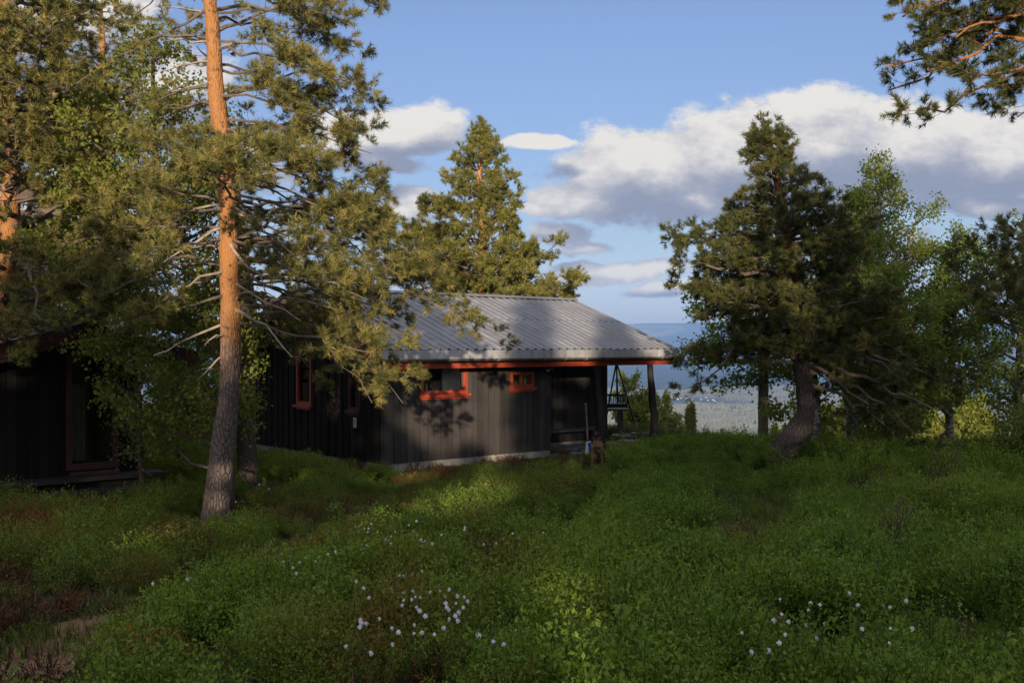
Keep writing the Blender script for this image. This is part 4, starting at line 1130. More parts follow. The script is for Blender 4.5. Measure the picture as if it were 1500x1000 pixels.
# ------------------------------------------------------------------ small left cabin
def build_left():
    LP = np.array([-6.04, 16.0]); root = empty('small_cabin', (LP[0], LP[1], 0), ANG)
    tag(root, 'small black cabin with red trim and glazed door at the left edge', 'cabin')
    XL, DP = -4.8, 4.2; AP, ATOP, SL = -.89, 2.76, .27
    zt = lambda x: ATOP - abs(x - AP) * SL
    DOOR = (-1.02, -.37, .50, 2.30); back = Geo(); g = Geo()
    board_wall(g, back, XL, 0.0, .42, lambda u: zt(u) - .2, lambda u, d, z: (u, -d, z), .15, [DOOR], seed=11)
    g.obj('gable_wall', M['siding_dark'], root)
    g = Geo()
    board_wall(g, back, 0, DP, .42, lambda u: zt(0) - .2, lambda u, d, z: (0 + d, u, z), .15, seed=12)
    board_wall(g, back, 0, DP, .42, lambda u: zt(XL) - .2, lambda u, d, z: (XL - d, u, z), .15, seed=13)
    board_wall(g, back, XL, 0, .42, lambda u: zt(u) - .2, lambda u, d, z: (u, DP + d, z), .15, seed=14)
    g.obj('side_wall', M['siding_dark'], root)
    back.obj('wall_core', M['backing'], root)
    g = Geo(); g.box(XL + .06, -.06, .06, DP - .06, .40, .44); g.obj('floor', M['room'], root)
    g = Geo(); g.box(XL, .32, -.42, -.03, .36, .418, .3); g.box(XL, -.02, -.03, DP, -.5, .39, .3); g.obj('deck', M['log'], root)
    g = Geo(); g.box(XL, .0, -.80, -.43, .20, .255, .5); g.box(XL, -.03, -.78, -.45, -.3, .198, .5); g.obj('step', M['log'], root)
    x0, x1, y0, y1 = XL - .9, .82, -.42, DP + .4
    for (xa, xb) in ((x0, AP), (x1, AP)):
        g = Geo(); za, zb = zt(xa), zt(xb)
        g.hexa([(xa, y0, za - .04), (xa, y1, za - .04), (xb, y1, zb - .04), (xb, y0, zb - .04), (xa, y0, za), (xa, y1, za), (xb, y1, zb), (xb, y0, zb)])
        for t in np.linspace(.03, .97, int(abs(xb - xa) / .2)):
            x = xa + (xb - xa) * t; z = zt(x); g.box(x - .02, x + .02, y0, y1, z - .005, z + .022)
        g.obj('roof', M['roof'], root)
    for (xa, xb) in ((x0, AP), (x1, AP)):
        za, zb = zt(xa), zt(xb); g = Geo()
        g.hexa([(xa, y0 - .03, za - .25), (xb, y0 - .03, zb - .25), (xb, y0 - .005, zb - .25), (xa, y0 - .005, za - .25), (xa, y0 - .03, za + .02), (xb, y0 - .03, zb + .02), (xb, y0 - .005, zb + .02), (xa, y0 - .005, za + .02)])
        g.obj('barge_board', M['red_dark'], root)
    g = Geo(); g.box(x1 + .005, x1 + .03, y0, y1, zt(x1) - .2, zt(x1) + .0); g.obj('eave_board', M['red_dark'], root)
    g = Geo(); a, b, c, d = DOOR
    for (p, q, r, s_) in ((a - .07, a + .02, c, d), (b - .02, b + .07, c, d), (a + .02, b - .02, d - .05, d + .04), (a + .02, b - .02, c, c + .1)): g.box(p, q, -.06, .03, r, s_)
    f = g.obj('glazed_door', M['red_dark'], root)
    g = Geo(); g.box(a + .02, b - .02, -.012, -.006, c + .1, d - .05); g.obj('pane', M['glass'], f)
    g = Geo(); g.box(a - .04, b + .06, -.14, -.061, c - .075, c - .02); g.obj('threshold', M['red_dark'], f)
    # lining of the room
    g = Geo(); g.box(XL + .1, -.1, 2.0, 2.04, .44, 2.3); g.obj('inner_wall', M['room'], root)
    n = 24; us = np.linspace(0, .2, n); w = .02 * np.sin(np.linspace(0, 18, n)); V = []
    for z in (1.2, 0): V.append(np.stack([us, w, np.full(n, z)], -1))
    V = np.array(V).reshape(-1, 3); j = np.arange(n - 1); F = np.stack([j, j + 1, n + j + 1, n + j], -1)
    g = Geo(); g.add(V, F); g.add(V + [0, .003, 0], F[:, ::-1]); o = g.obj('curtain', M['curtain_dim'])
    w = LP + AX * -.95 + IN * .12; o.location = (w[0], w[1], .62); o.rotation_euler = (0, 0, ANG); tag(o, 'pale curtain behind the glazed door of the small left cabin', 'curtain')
build_left()

# ------------------------------------------------------------------ porch things
def log_table(name, c, L, Wd, H, label, cat, rz, top='weather', th=.05):
    r = empty(name, (c[0], c[1], c[2]), rz); tag(r, label, cat)
    g = Geo(); n = 3
    for i in range(n): g.box(-L / 2, L / 2, -Wd / 2 + Wd * i / n + .004, -Wd / 2 + Wd * (i + 1) / n - .004, H - th, H, i / 3)
    g.obj('seat' if cat == 'bench' else 'table_top', M[top], r)
    for x in (-L / 2 + .2, L / 2 - .2):
        g = Geo(); g.hexa([(x - .05, -Wd * .35, -.15), (x + .05, -Wd * .35, -.15), (x + .05, Wd * .35, -.15), (x - .05, Wd * .35, -.15), (x - .04, -Wd * .22, H - th - .002), (x + .04, -Wd * .22, H - th - .002), (x + .04, Wd * .22, H - th - .002), (x - .04, Wd * .22, H - th - .002)])
        g.obj('leg', M[top], r)
# bench along the porch wall
w = cab(5.55, .72); zg = float(ground(*w)); log_table('bench', (w[0], w[1], zg), 1.9, .30, .47, 'low grey plank bench along the dark porch wall', 'bench', ANG)
# table out on the patio, mostly hidden by the cabin corner
c = P(898, 598, 26.0); zg = float(ground(c[0], 26.0)); log_table('patio_table', (c[0] - .25, 26.0, zg), 1.3, .62, c[2] - zg, 'pale wooden table on the flagstones behind the cabin corner', 'table', 0.1)
# tripod with a hanging fire pan
Yt = 27.6
ap = P(903, 530, Yt); r = empty('fire_tripod', (ap[0], Yt, float(ground(ap[0], Yt)))); tag(r, 'black iron tripod with a hanging fire basket on the patio', 'tripod')
zg = float(ground(ap[0], Yt))
for (px, py, d) in ((933, 612, -.1), (884, 606, -.2), (906, 612, .9)):
    q = P(px, py, Yt + d); q[2] = float(ground(q[0], q[1])) - .03; g = Geo(); a0 = np.array([0, 0, ap[2] - zg]); q = q - np.array([ap[0], Yt, zg])
    g.tube([a0 - (q - a0) * .04, q], .024, 8); g.obj('leg', M['iron'], r)
g = Geo(); zb = EYE - (597 - CY) / FPX * Yt - zg; zt_ = EYE - (578 - CY) / FPX * Yt - zg
g.tube([(0, 0, ap[2] - zg), (0, 0, zt_)], .012, 6); g.obj('chain', M['iron'], r)
g = Geo(); x0, x1 = -.38, .28
g.box(x0, x1, -.25, .25, zb, zb + .12)
for x in np.linspace(x0, x1, 11): g.box(x - .006, x + .006, -.25, -.24, zb + .12, zt_); g.box(x - .006, x + .006, .24, .25, zb + .12, zt_)
g.box(x0, x1, -.255, -.235, zt_ - .02, zt_ + .012); g.box(x0, x1, .235, .255, zt_ - .02, zt_ + .012); g.box(x0, x0 + .02, -.235, .235, zb + .12, zt_); g.box(x1 - .02, x1, -.235, .235, zb + .12, zt_)
g.obj('fire_basket', M['iron'], r)
# shovel leaning on the bench
q0 = P(862, 652, 21.6); q0[2] = float(ground(q0[0], q0[1])) + .02; q1 = P(858, 592, 21.9)
r = empty('shovel', tuple(q0));  tag(r, 'long handled shovel with a blue and white blade leaning on the bench', 'shovel')
g = Geo(); d = q1 - q0; g.tube([d * .28, d], .018, 8); g.ball(d, .03, 8, 6); g.obj('handle', M['brown_wood'], r)
g = Geo(); g.hexa([(-.07, -.02, 0), (.10, -.02, .0), (.10, .0, .0), (-.07, .0, 0), (-.06, -.035, .28), (.05, -.035, .31), (.05, -.015, .31), (-.06, -.015, .28)]); g.obj('blade', M['white'], r)
g = Geo(); g.hexa([(.02, -.028, .02), (.09, -.028, .02), (.09, -.021, .02), (.02, -.021, .02), (-.02, -.045, .25), (.045, -.045, .29), (.045, -.037, .29), (-.02, -.037, .25)]); g.obj('blade_edge', M['blue'], r)
# hose / metal hoop by the last post
Yh = 24.0; g = Geo(); b0 = P(958, 630, Yh); pts = []
for t in np.linspace(0, 1, 24):
    a = math.pi * t; 
    if t < .5: pts.append((b0[0] - .02, Yh, 0))
pts = [P(961.5, 636, Yh), P(962, 615, Yh), P(962, 600, Yh), P(961, 595, Yh), P(958.5, 592.5, Yh), P(956, 594, Yh), P(955, 600, Yh), P(955.5, 612, Yh)]
b0 = pts[0].copy(); b0[2] = float(ground(b0[0], Yh)); pts[0][2] = b0[2] - .05
g.tube(np.array(pts) - b0, .018, 8); o = g.obj('hose_standpipe', M['hose'], smooth=True); o.location = tuple(b0); tag(o, 'dark curved standpipe beside the last porch post', 'pipe')
# pots and small clutter in the dark porch corner
for i, (x, y, r0, h, m, lab) in enumerate([(4.55, .65, .12, .22, 'red_dark', 'dark red plant pot in the porch corner by the front wall'), (4.75, .30, .09, .12, 'brown_wood', 'low brown pot on the stones at the porch corner')]):
    w = cab(x, y); g = Geo(); g.tube([(0, 0, 0), (0, 0, h * .8), (0, 0, h * .8), (0, 0, h), (0, 0, h), (0, 0, h * .85)], [r0 * .7, r0, r0 * 1.1, r0 * 1.1, r0 * .95, r0 * .9], 14); o = g.obj('plant_pot', M[m], smooth=False); o.location = (w[0], w[1], float(ground(*w)) - .01); tag(o, lab, 'pot')

# flagstones, each its own slab
rng = np.random.default_rng(8)
def flag(cx, cy, rx, ry, label, grp):
    n = 8; a = np.linspace(0, 2 * math.pi, n, endpoint=False) + rng.uniform(-.2, .2, n)
    k = rng.uniform(.8, 1.12, n); x = rx * k * np.cos(a); y = ry * k * np.sin(a)
    th = .07; g = Geo(); top = np.stack([x, y, np.full(n, 0)], -1); mid = np.stack([x * 1.03, y * 1.03, np.full(n, -.015)], -1); bot = np.stack([x, y, np.full(n, -th - .2)], -1)
    V = np.vstack([top, mid, bot, [[0, 0, .004]]]); j = np.arange(n); j2 = (j + 1) % n
    g.add(V, np.vstack([np.stack([n + j, n + j2, j2, j], -1), np.stack([2 * n + j, 2 * n + j2, n + j2, n + j], -1)])); g.add(V, np.stack([j, j2, np.full(n, 3 * n)], -1))
    o = g.obj('flagstone', M['stone']); gx = cx + np.append(x, 0) ; gz = float(np.max(ground(cx + x, cy + y)))
    o.location = (cx, cy, gz + .035); tag(o, label, 'paving stone', grp)
GP = 'flagstones of the patio behind the porch post'
LB = 'irregular grey flagstone of the patio left of the last porch post'
for (px, py, rx, ry) in [(912, 640, .34, .5), (940, 637, .3, .42), (905, 629, .34, .5), (936, 627, .40, .6), (912, 619, .42, .7), (940, 616, .42, .7), (905, 610.5, .35, .6), (925, 649, .42, .32), (900, 651, .3, .3), (975, 633, .3, .5), (968, 622, .3, .5), (925, 660, .3, .2)]:
    h = hit(px, py); flag(h[0], h[1], rx, ry, LB, GP)
GP2 = 'flagstones in the grass before the porch'; LB2 = 'flat grey stone set in the grass before the dark porch'
for (px, py, rx, ry) in [(826, 659, .42, .35), (845, 655, .36, .35), (822, 669, .34, .2), (848, 666, .30, .22), (865, 661, .22, .2)]:
    h = hit(px, py); flag(h[0], h[1], rx, ry, LB2, GP2)

# ------------------------------------------------------------------ dog
def build_dog():
    b0 = hit(874, 686); 
    nodes = {'pelvis': (.13, .26, .15, .115), 'loin': (.10, .20, .26, .105), 'rib': (.055, .09, .37, .115), 'chest': (.015, 0, .44, .115), 'neck': (0, -.03, .555, .072), 'nape': (-.005, -.045, .63, .062), 'skull': (-.012, -.07, .685, .068),
             'brow': (-.02, -.115, .672, .050), 'muz': (-.032, -.175, .645, .033), 'nose': (-.038, -.215, .64, .024),
             'shl': (-.075, -.03, .40, .052), 'ell': (-.082, -.02, .26, .034), 'wrl': (-.085, -.035, .13, .024), 'ftl': (-.087, -.045, .035, .024), 'pwl': (-.09, -.085, .022, .025),
             'shr': (.095, -.02, .40, .052), 'elr': (.100, -.01, .26, .034), 'wrr': (.103, -.025, .13, .024), 'ftr': (.105, -.035, .035, .024), 'pwr': (.105, -.075, .022, .025),
             'thr': (.235, .20, .17, .085), 'knr': (.255, .07, .20, .055), 'hor': (.245, .17, .055, .030), 'mtr': (.25, .06, .028, .024), 'hpr': (.25, .0, .022, .026),
             'thl': (.02, .24, .16, .08), 'knl': (-.03, .12, .19, .05), 'hol': (-.02, .2, .05, .028), 'mtl': (-.03, .1, .028, .024), 'hpl': (-.03, .05, .022, .025),
             'tl1': (.20, .36, .07, .035), 'tl2': (.30, .42, .035, .026), 'tl3': (.40, .40, .03, .018)}
    edges = [('pelvis', 'loin'), ('loin', 'rib'), ('rib', 'chest'), ('chest', 'neck'), ('neck', 'nape'), ('nape', 'skull'), ('skull', 'brow'), ('brow', 'muz'), ('muz', 'nose'), ('chest', 'shl'), ('shl', 'ell'), ('ell', 'wrl'), ('wrl', 'ftl'), ('ftl', 'pwl'),
             ('chest', 'shr'), ('shr', 'elr'), ('elr', 'wrr'), ('wrr', 'ftr'), ('ftr', 'pwr'), ('pelvis', 'thr'), ('thr', 'knr'), ('knr', 'hor'), ('hor', 'mtr'), ('mtr', 'hpr'), ('pelvis', 'thl'), ('thl', 'knl'), ('knl', 'hol'), ('hol', 'mtl'), ('mtl', 'hpl'), ('pelvis', 'tl1'), ('tl1', 'tl2'), ('tl2', 'tl3')]
    nm = list(nodes); me = bpy.data.meshes.new('dog'); me.from_pydata([nodes[k][:3] for k in nm], [(nm.index(a), nm.index(b)) for a, b in edges], []); me.update()
    o = bpy.data.objects.new('dog', me); col.objects.link(o)
    sk = o.modifiers.new('skin', 'SKIN'); sk.use_smooth_shade = True
    if not me.skin_vertices: me.skin_vertices.new()
    for i, k in enumerate(nm):
        sv = me.skin_vertices[0].data[i]; sv.radius = (nodes[k][3] * .86,) * 2; sv.use_root = (k == 'pelvis')
    sb = o.modifiers.new('sub', 'SUBSURF'); sb.levels = 2; sb.render_levels = 2
    dg = bpy.context.evaluated_depsgraph_get(); me2 = bpy.data.meshes.new_from_object(o.evaluated_get(dg)); me2.name = 'dog'
    o.modifiers.clear(); o.data = me2
    m, T = new_mat('dog_coat'); z = T.sep(T.obj)[2]; y = T.sep(T.obj)[1]
    n = T.noise(T.obj, 40, 4, .6); n2 = T.noise(T.obj, 9, 3, .5)
    c = T.mix(T.mr(n, .3, .7), (.11, .068, .036), (.24, .155, .09))
    dark = T.math('MAXIMUM', T.mr(T.math('ADD', z, T.math('MULTIPLY', n2, .05)), .60, .64), T.math('MULTIPLY', T.math('MULTIPLY', T.mr(z, .44, .40), T.mr(z, .27, .31)), T.mr(y, -.03, -.08)))
    c = T.mix(dark, c, (.014, .010, .009)); T.put(T.bs.inputs['Base Color'], c); T.bs.inputs['Roughness'].default_value = .9; bump(T, n, .5, .004)
    me2.materials.clear(); me2.materials.append(m)
    for p in me2.polygons: p.use_smooth = True
    o.location = (b0[0], b0[1], b0[2] + .01)
    tag(o, 'brown sheepdog with a black face sitting upright in the grass before the porch', 'dog')
    fur = simple('black_fur', (.018, .013, .011), .9)
    for s in (-1, 1):
        g = Geo(); bx = -.012 + s * .042
        g.add([(bx - .026, -.085, .725), (bx + .026, -.085, .725), (bx + s * .006, -.05, .725), (bx + s * .018, -.075, .825), ], [(0, 1, 3), (1, 2, 3), (2, 0, 3), (0, 2, 1)])
        g.obj('ear', fur, o)
        g = Geo(); g.ball((-.018 + s * .027, -.148, .688), .008, 8, 6); g.obj('eye', M['iron'], o, smooth=True)
    g = Geo(); g.tube([(.0 + .076 * math.cos(t), -.036 + .078 * math.sin(t), .585 + .01 * math.sin(t)) for t in np.linspace(0, 2 * math.pi, 25)], .012, 6, False); g.obj('collar', simple('red_collar', (.10, .008, .008), .6), o, smooth=True)
build_dog()
# ------------------------------------------------------------------ ground cover (nobody could count it): instanced clumps
def clump_bilberry(seed, n=16, H=.28, W_=.17, lsz=.0175, leaves_per=46):
    rng = np.random.default_rng(seed); g = Geo()
    for i in range(n):
        az = rng.uniform(0, 6.28); rad = rng.random() ** .6 * W_; h = H * rng.uniform(.6, 1.15) * (1 - .3 * rad / W_)
        b_ = np.array([math.cos(az), math.sin(az), 0]) * rad * .45; t_ = np.array([math.cos(az), math.sin(az), 0]) * rad * 1.15 + np.array([0, 0, h]) + rng.normal(size=3) * .015
        g.segs([b_], [t_], [.0022], [.001], 3, .05)
        u = rng.uniform(.28, 1.03, leaves_per)[:, None]; c = b_ + (t_ - b_) * u + rng.normal(size=(leaves_per, 3)) * .016
        a = unit(rng.normal(size=(leaves_per, 3)) * .8 + np.array([0, 0, .75])); bb = unit(np.cross(a, rng.normal(size=(leaves_per, 3))))
        s = lsz * rng.uniform(.6, 1.2, (leaves_per, 1))
        V = np.stack([c, c + a * s * .5 + bb * s * .27, c + a * s, c + a * s * .5 - bb * s * .27], 1).reshape(-1, 3)
        lv = np.clip(.15 + .75 * u[:, 0] * rng.uniform(.6, 1.1, leaves_per), 0, 1)
        g.add(V, np.arange(leaves_per * 4).reshape(-1, 4), np.repeat(lv, 4))
    return g
def clump_grass(seed, n=46, H=.17, W_=.14, w=.0045):
    rng = np.random.default_rng(seed); g = Geo()
    for i in range(n):
        b_ = np.array([rng.normal() * W_ * .6, rng.normal() * W_ * .6, -.01]); h = H * rng.uniform(.4, 1.2); az = rng.uniform(0, 6.28); ln = h * rng.uniform(.2, .9)
        d = np.array([math.cos(az), math.sin(az), 0]); s = np.array([-d[1], d[0], 0]) * w
        m = b_ + d * ln * .3 + np.array([0, 0, h * .65]); t_ = b_ + d * ln + np.array([0, 0, h])
        g.add([b_ - s, b_ + s, m + s * .8, m - s * .8], [(0, 1, 2, 3)], rng.random()); g.add([m - s * .8, m + s * .8, t_], [(0, 1, 2)], rng.random())
    return g
def clump_heath(seed, n=26, H=.2, W_=.15):
    rng = np.random.default_rng(seed); g = Geo()
    for i in range(n):
        az = rng.uniform(0, 6.28); rad = rng.random() ** .5 * W_; b_ = np.array([math.cos(az), math.sin(az), 0]) * rad * .5; t_ = b_ * 2.4 + np.array([0, 0, H * rng.uniform(.5, 1.1)])
        g.segs([b_], [t_], [.0025], [.001], 3, .3); k = 9; u = rng.uniform(.3, 1, k)[:, None]; c = b_ + (t_ - b_) * u; e = c + rng.normal(size=(k, 3)) * .022 + np.array([0, 0, .018])
        g.segs(c, e, np.full(k, .0035), np.full(k, .0015), 3, rng.random())
    return g

def scatter(name, pts, tone, red, scl, protos, mat, label):
    hid = bpy.data.collections.new(name + '_sources')
    for i, g in enumerate(protos):
        o = bpy.data.objects.new('%s_clump_%s' % (name, 'abcdefgh'[i]), g.mesh(name + '_clump', mat)); hid.objects.link(o)
    me = bpy.data.meshes.new(name); me.vertices.add(len(pts)); me.vertices.foreach_set('co', np.asarray(pts, np.float32).ravel()); me.update()
    rng = np.random.default_rng(len(pts))
    for nm, arr in (('tone', tone), ('red', red), ('scl', scl), ('rot', rng.uniform(0, 6.28, len(pts))), ('tlt', rng.normal(size=len(pts)) * .12)):
        at = me.attributes.new(nm, 'FLOAT', 'POINT'); at.data.foreach_set('value', np.asarray(arr, np.float32))
    at = me.attributes.new('pick', 'INT', 'POINT'); at.data.foreach_set('value', rng.integers(0, len(protos), len(pts)).astype(np.int32))
    o = bpy.data.objects.new(name, me); col.objects.link(o)
    ng = bpy.data.node_groups.new(name + '_scatter', 'GeometryNodeTree')
    ng.interface.new_socket('Geometry', in_out='INPUT', socket_type='NodeSocketGeometry'); ng.interface.new_socket('Geometry', in_out='OUTPUT', socket_type='NodeSocketGeometry')
    N = ng.nodes; Lk = ng.links; i_ = N.new('NodeGroupInput'); o_ = N.new('NodeGroupOutput')
    ci = N.new('GeometryNodeCollectionInfo'); ci.inputs['Collection'].default_value = hid; ci.inputs['Separate Children'].default_value = True; ci.inputs['Reset Children'].default_value = True
    ip = N.new('GeometryNodeInstanceOnPoints'); ip.inputs['Pick Instance'].default_value = True
    def att(nm, t='FLOAT'):
        a = N.new('GeometryNodeInputNamedAttribute'); a.data_type = t; a.inputs['Name'].default_value = nm; return a.outputs['Attribute']
    Lk.new(i_.outputs[0], ip.inputs['Points']); Lk.new(ci.outputs[0], ip.inputs['Instance']); Lk.new(att('pick', 'INT'), ip.inputs['Instance Index'])
    cx = N.new('ShaderNodeCombineXYZ'); Lk.new(att('tlt'), cx.inputs[0]); Lk.new(att('tlt'), cx.inputs[1]); Lk.new(att('rot'), cx.inputs[2])
    Lk.new(cx.outputs[0], ip.inputs['Rotation']); Lk.new(att('scl'), ip.inputs['Scale']); Lk.new(ip.outputs[0], o_.inputs[0])
    md = o.modifiers.new('scatter', 'NODES'); md.node_group = ng
    o.data.materials.append(mat)
    tag(o, label, None, None, 'stuff'); return o

rng = np.random.default_rng(99)
DOG = hit(874, 686)
def blocked(x, y):
    """inside cabins, deck or on the big trunks"""
    lx = (x - C0[0]) * AX[0] + (y - C0[1]) * AX[1]; ly = (x - C0[0]) * IN[0] + (y - C0[1]) * IN[1]
    b_ = (lx > -.12) & (lx < 7.3) & (ly > -.06) & (ly < 6.0) & ~((lx > 4.3) & (ly < 1.0))
    px_, py_ = x + 6.04, y - 16.0; qx = px_ * AX[0] + py_ * AX[1]; qy = px_ * IN[0] + py_ * IN[1]
    return b_ | ((qx > -5.0) & (qx < .40) & (qy > -.85) & (qy < 4.4))
def lawn(x, y):
    """how lawn-like the spot is: short grass by the front wall, the porch and the dog"""
    lx = (x - C0[0]) * AX[0] + (y - C0[1]) * AX[1]; ly = (x - C0[0]) * IN[0] + (y - C0[1]) * IN[1]
    n = (fbm(x * .9, y * .9, 66) - .5) * 1.2
    a = sstep(-2.6, -1.2, ly + n + .35 * np.clip(2.2 - lx, 0, 3) ) * sstep(-.2, 1.2, lx + n) * (1 - sstep(10.5, 12, lx)) 
    b_ = sstep(.55, .2, np.hypot((x + .6) / 1.6, (y - 17.6) / .9) + n * .2)
    return np.clip(np.maximum(a, 0), 0, 1)

def wall_low(x, y):
    lx = (x - C0[0]) * AX[0] + (y - C0[1]) * AX[1]; ly = (x - C0[0]) * IN[0] + (y - C0[1]) * IN[1]
    d = np.hypot(np.maximum(np.maximum(-lx, lx - 7), 0), np.maximum(np.maximum(-ly, ly - 6), 0))
    return np.where(d < .28, .12, .30 + .70 * sstep(.3, 1.7, d))
def sample(n, ymin, ymax, spread=.62, yneg=False):
    y = np.sqrt(rng.uniform(ymin ** 2, ymax ** 2, n)); x = rng.uniform(-1, 1, n) * (spread * y + .8); return x, y
# bilberry
x, y = sample(26000, 3.0, 29.0)
pd = path_dist(x, y); lw = lawn(x, y)
keep = ~blocked(x, y) & (pd > -.16 + .24 * rng.random(len(x)) ** .7) & (np.hypot(x - DOG[0], (y - DOG[1] + .25) * .7) > .42) & (rng.random(len(x)) > lw * 1.15)
keep &= rng.random(len(x)) < np.clip(1.25 - 1.3 * sstep(.52, .75, fbm(x * 2.3, y * 2.3, 13, 3)), .15, 1)
thin = fbm(x * .55, y * .55, 12); keep &= (rng.random(len(x)) < np.clip(1.5 - 1.1 * sstep(.55, .75, thin), .35, 1))
x, y = x[keep], y[keep]; z = ground(x, y)
hn = fbm(x * 1.7, y * 1.7, 14, 3); trunk_d = np.hypot(x + 3.83, (y - 12.75) * .7); big = fbm(x * .28, y * .28, 15)
scl = (.34 + 1.35 * sstep(.28, .74, hn) * (.75 + .5 * big)) * (1 - .35 * lawn(x, y)) * wall_low(x, y) * (.25 + .75 * sstep(.3, 1.0, trunk_d)) * rng.uniform(.8, 1.2, len(x)) * np.where(x > .5, 1.08, .9) * (.55 + .45 * np.clip((path_dist(x, y) - .1) / .4, 0, 1))
redm = np.clip(sstep(.56, .70, fbm(x * .7, y * .7, 18)) * sstep(1.5, -2.0, x) * 1.0 + .25 * sstep(.66, .78, fbm(x * 1.3, y * 1.3, 19)), 0, 1)
for (rx_, ry_, rr_, ra_) in [(300, 752, .7, 1), (345, 735, .6, .8), (95, 735, .7, .9), (190, 850, .6, .9), (230, 690, .8, .8), (560, 728, .5, .9), (700, 765, .5, .9), (60, 800, .6, .7), (800, 720, .7, .6), (420, 745, .8, .7), (250, 800, .5, .5), (160, 700, .5, .7)]:
    q = hit(rx_, ry_, .2); redm = np.maximum(redm, ra_ * np.exp(-((x - q[0]) ** 2 + (y - q[1]) ** 2 * .5) / rr_ ** 2) * (.4 + 1.1 * (fbm(x * 3, y * 3, 61) > .45)).clip(0, 1))
tone = np.clip(.05 + .75 * big * (.6 + .8 * fbm(x * 1.5, y * 1.5, 91, 3)) + .3 * (rng.random(len(x)) - .5) + .15 * hn, 0, 1)
scatter('bilberry_shrubs', np.column_stack([x, y, z - .01]), tone, redm, scl, [clump_bilberry(200 + i) for i in range(5)], M['bilb'], 'knee high green bilberry shrubs covering the ground around the cabins')
# heather / dead twigs
x, y = sample(9000, 3.0, 24.0); hm = sstep(.50, .66, fbm(x * .8, y * .8, 28)) * (.35 + .65 * sstep(2, -2, x))
keep = ~blocked(x, y) & (rng.random(len(x)) < hm) & (path_dist(x, y) > .02); x, y = x[keep], y[keep]
scatter('heather', np.column_stack([x, y, ground(x, y) - .01]), rng.random(len(x)), rng.random(len(x)) * .7, rng.uniform(.7, 1.25, len(x)), [clump_heath(230 + i) for i in range(3)], M['heath'], 'brown heather twigs showing through the bilberry')
# grass
x, y = sample(34000, 3.5, 32.0); lw = lawn(x, y); edge = sstep(.15, .0, np.abs(path_dist(x, y) - .05))
keep = ~blocked(x, y) & (rng.random(len(x)) < np.clip(lw * 1.2 + .14 + .45 * sstep(.55, .7, fbm(x * .9, y * .9, 71)) + .3 * edge, 0, 1)); x, y = x[keep], y[keep]
scatter('grass', np.column_stack([x, y, ground(x, y)]), .3 + .5 * rng.random(len(x)), .25 * sstep(.5, .7, fbm(x * 1.1, y * 1.1, 37)), rng.uniform(.5, 1.05, len(x)) * np.clip(wall_low(x, y) + .25, 0, 1), [clump_grass(260 + i) for i in range(4)], M['grass'], 'short uneven grass around the porch and the dog')

# ------------------------------------------------------------------ cottongrass, each flower its own thing
def flower_proto():
    r = empty('cottongrass_flower', (0, 0, 0))
    g = Geo(); g.tube([(0, 0, 0), (.01, .005, .15), (.0, .01, .30)], .0022, 4); g.obj('stem', M['stem'], r)
    g = Geo(); rg = np.random.default_rng(4); n = 60; d = unit(rg.normal(size=(n, 3)) + [0, 0, .3]); c = np.array([0, .01, .31]); s = unit(np.cross(d, rg.normal(size=(n, 3)))) * .005
    rad = .021 * rg.uniform(.7, 1.2, (n, 1)); V = np.stack([c + 0 * d, c + d * rad + s, c + d * rad - s], 1).reshape(-1, 3); g.add(V, np.arange(n * 3).reshape(-1, 3)); g.ball(c, .0125, 8, 6); g.obj('tuft', M['cotton'], r); return r
F1 = [(43, 260), (105, 235), (87, 262), (70, 287), (141, 290), (180, 333), (226, 316), (255, 283), (334, 240), (336, 300), (356, 280), (379, 215), (378, 305), (400, 332), (414, 347), (431, 340), (452, 355), (475, 360), (405, 370), (205, 338), (230, 354), (62, 368), (526, 300), (670, 272), (674, 250)]
F2 = [(193, 592), (278, 556), (291, 570), (324, 603), (389, 582), (397, 533), (362, 664), (375, 694), (398, 704), (294, 675), (222, 644), (350, 720), (293, 729), (305, 760), (382, 766), (420, 785), (447, 676), (515, 662), (551, 658), (549, 698), (621, 694), (678, 699), (671, 729), (626, 743), (541, 742), (562, 767), (586, 779), (668, 777), (655, 800),
      (612, 819), (566, 842), (648, 850), (439, 823), (364, 883), (216, 900), (286, 931), (398, 938), (39, 647), (88, 706), (31, 865), (60, 870), (30, 897), (493, 948), (519, 900), (748, 950), (855, 983), (22, 844), (369, 549)]
F3 = [(976, 292), (1148, 288), (857, 354), (994, 317), (779, 360)]
def zone(lst, x0, y0, s): return [(x0 + a / s, y0 + b / s) for a, b in lst]
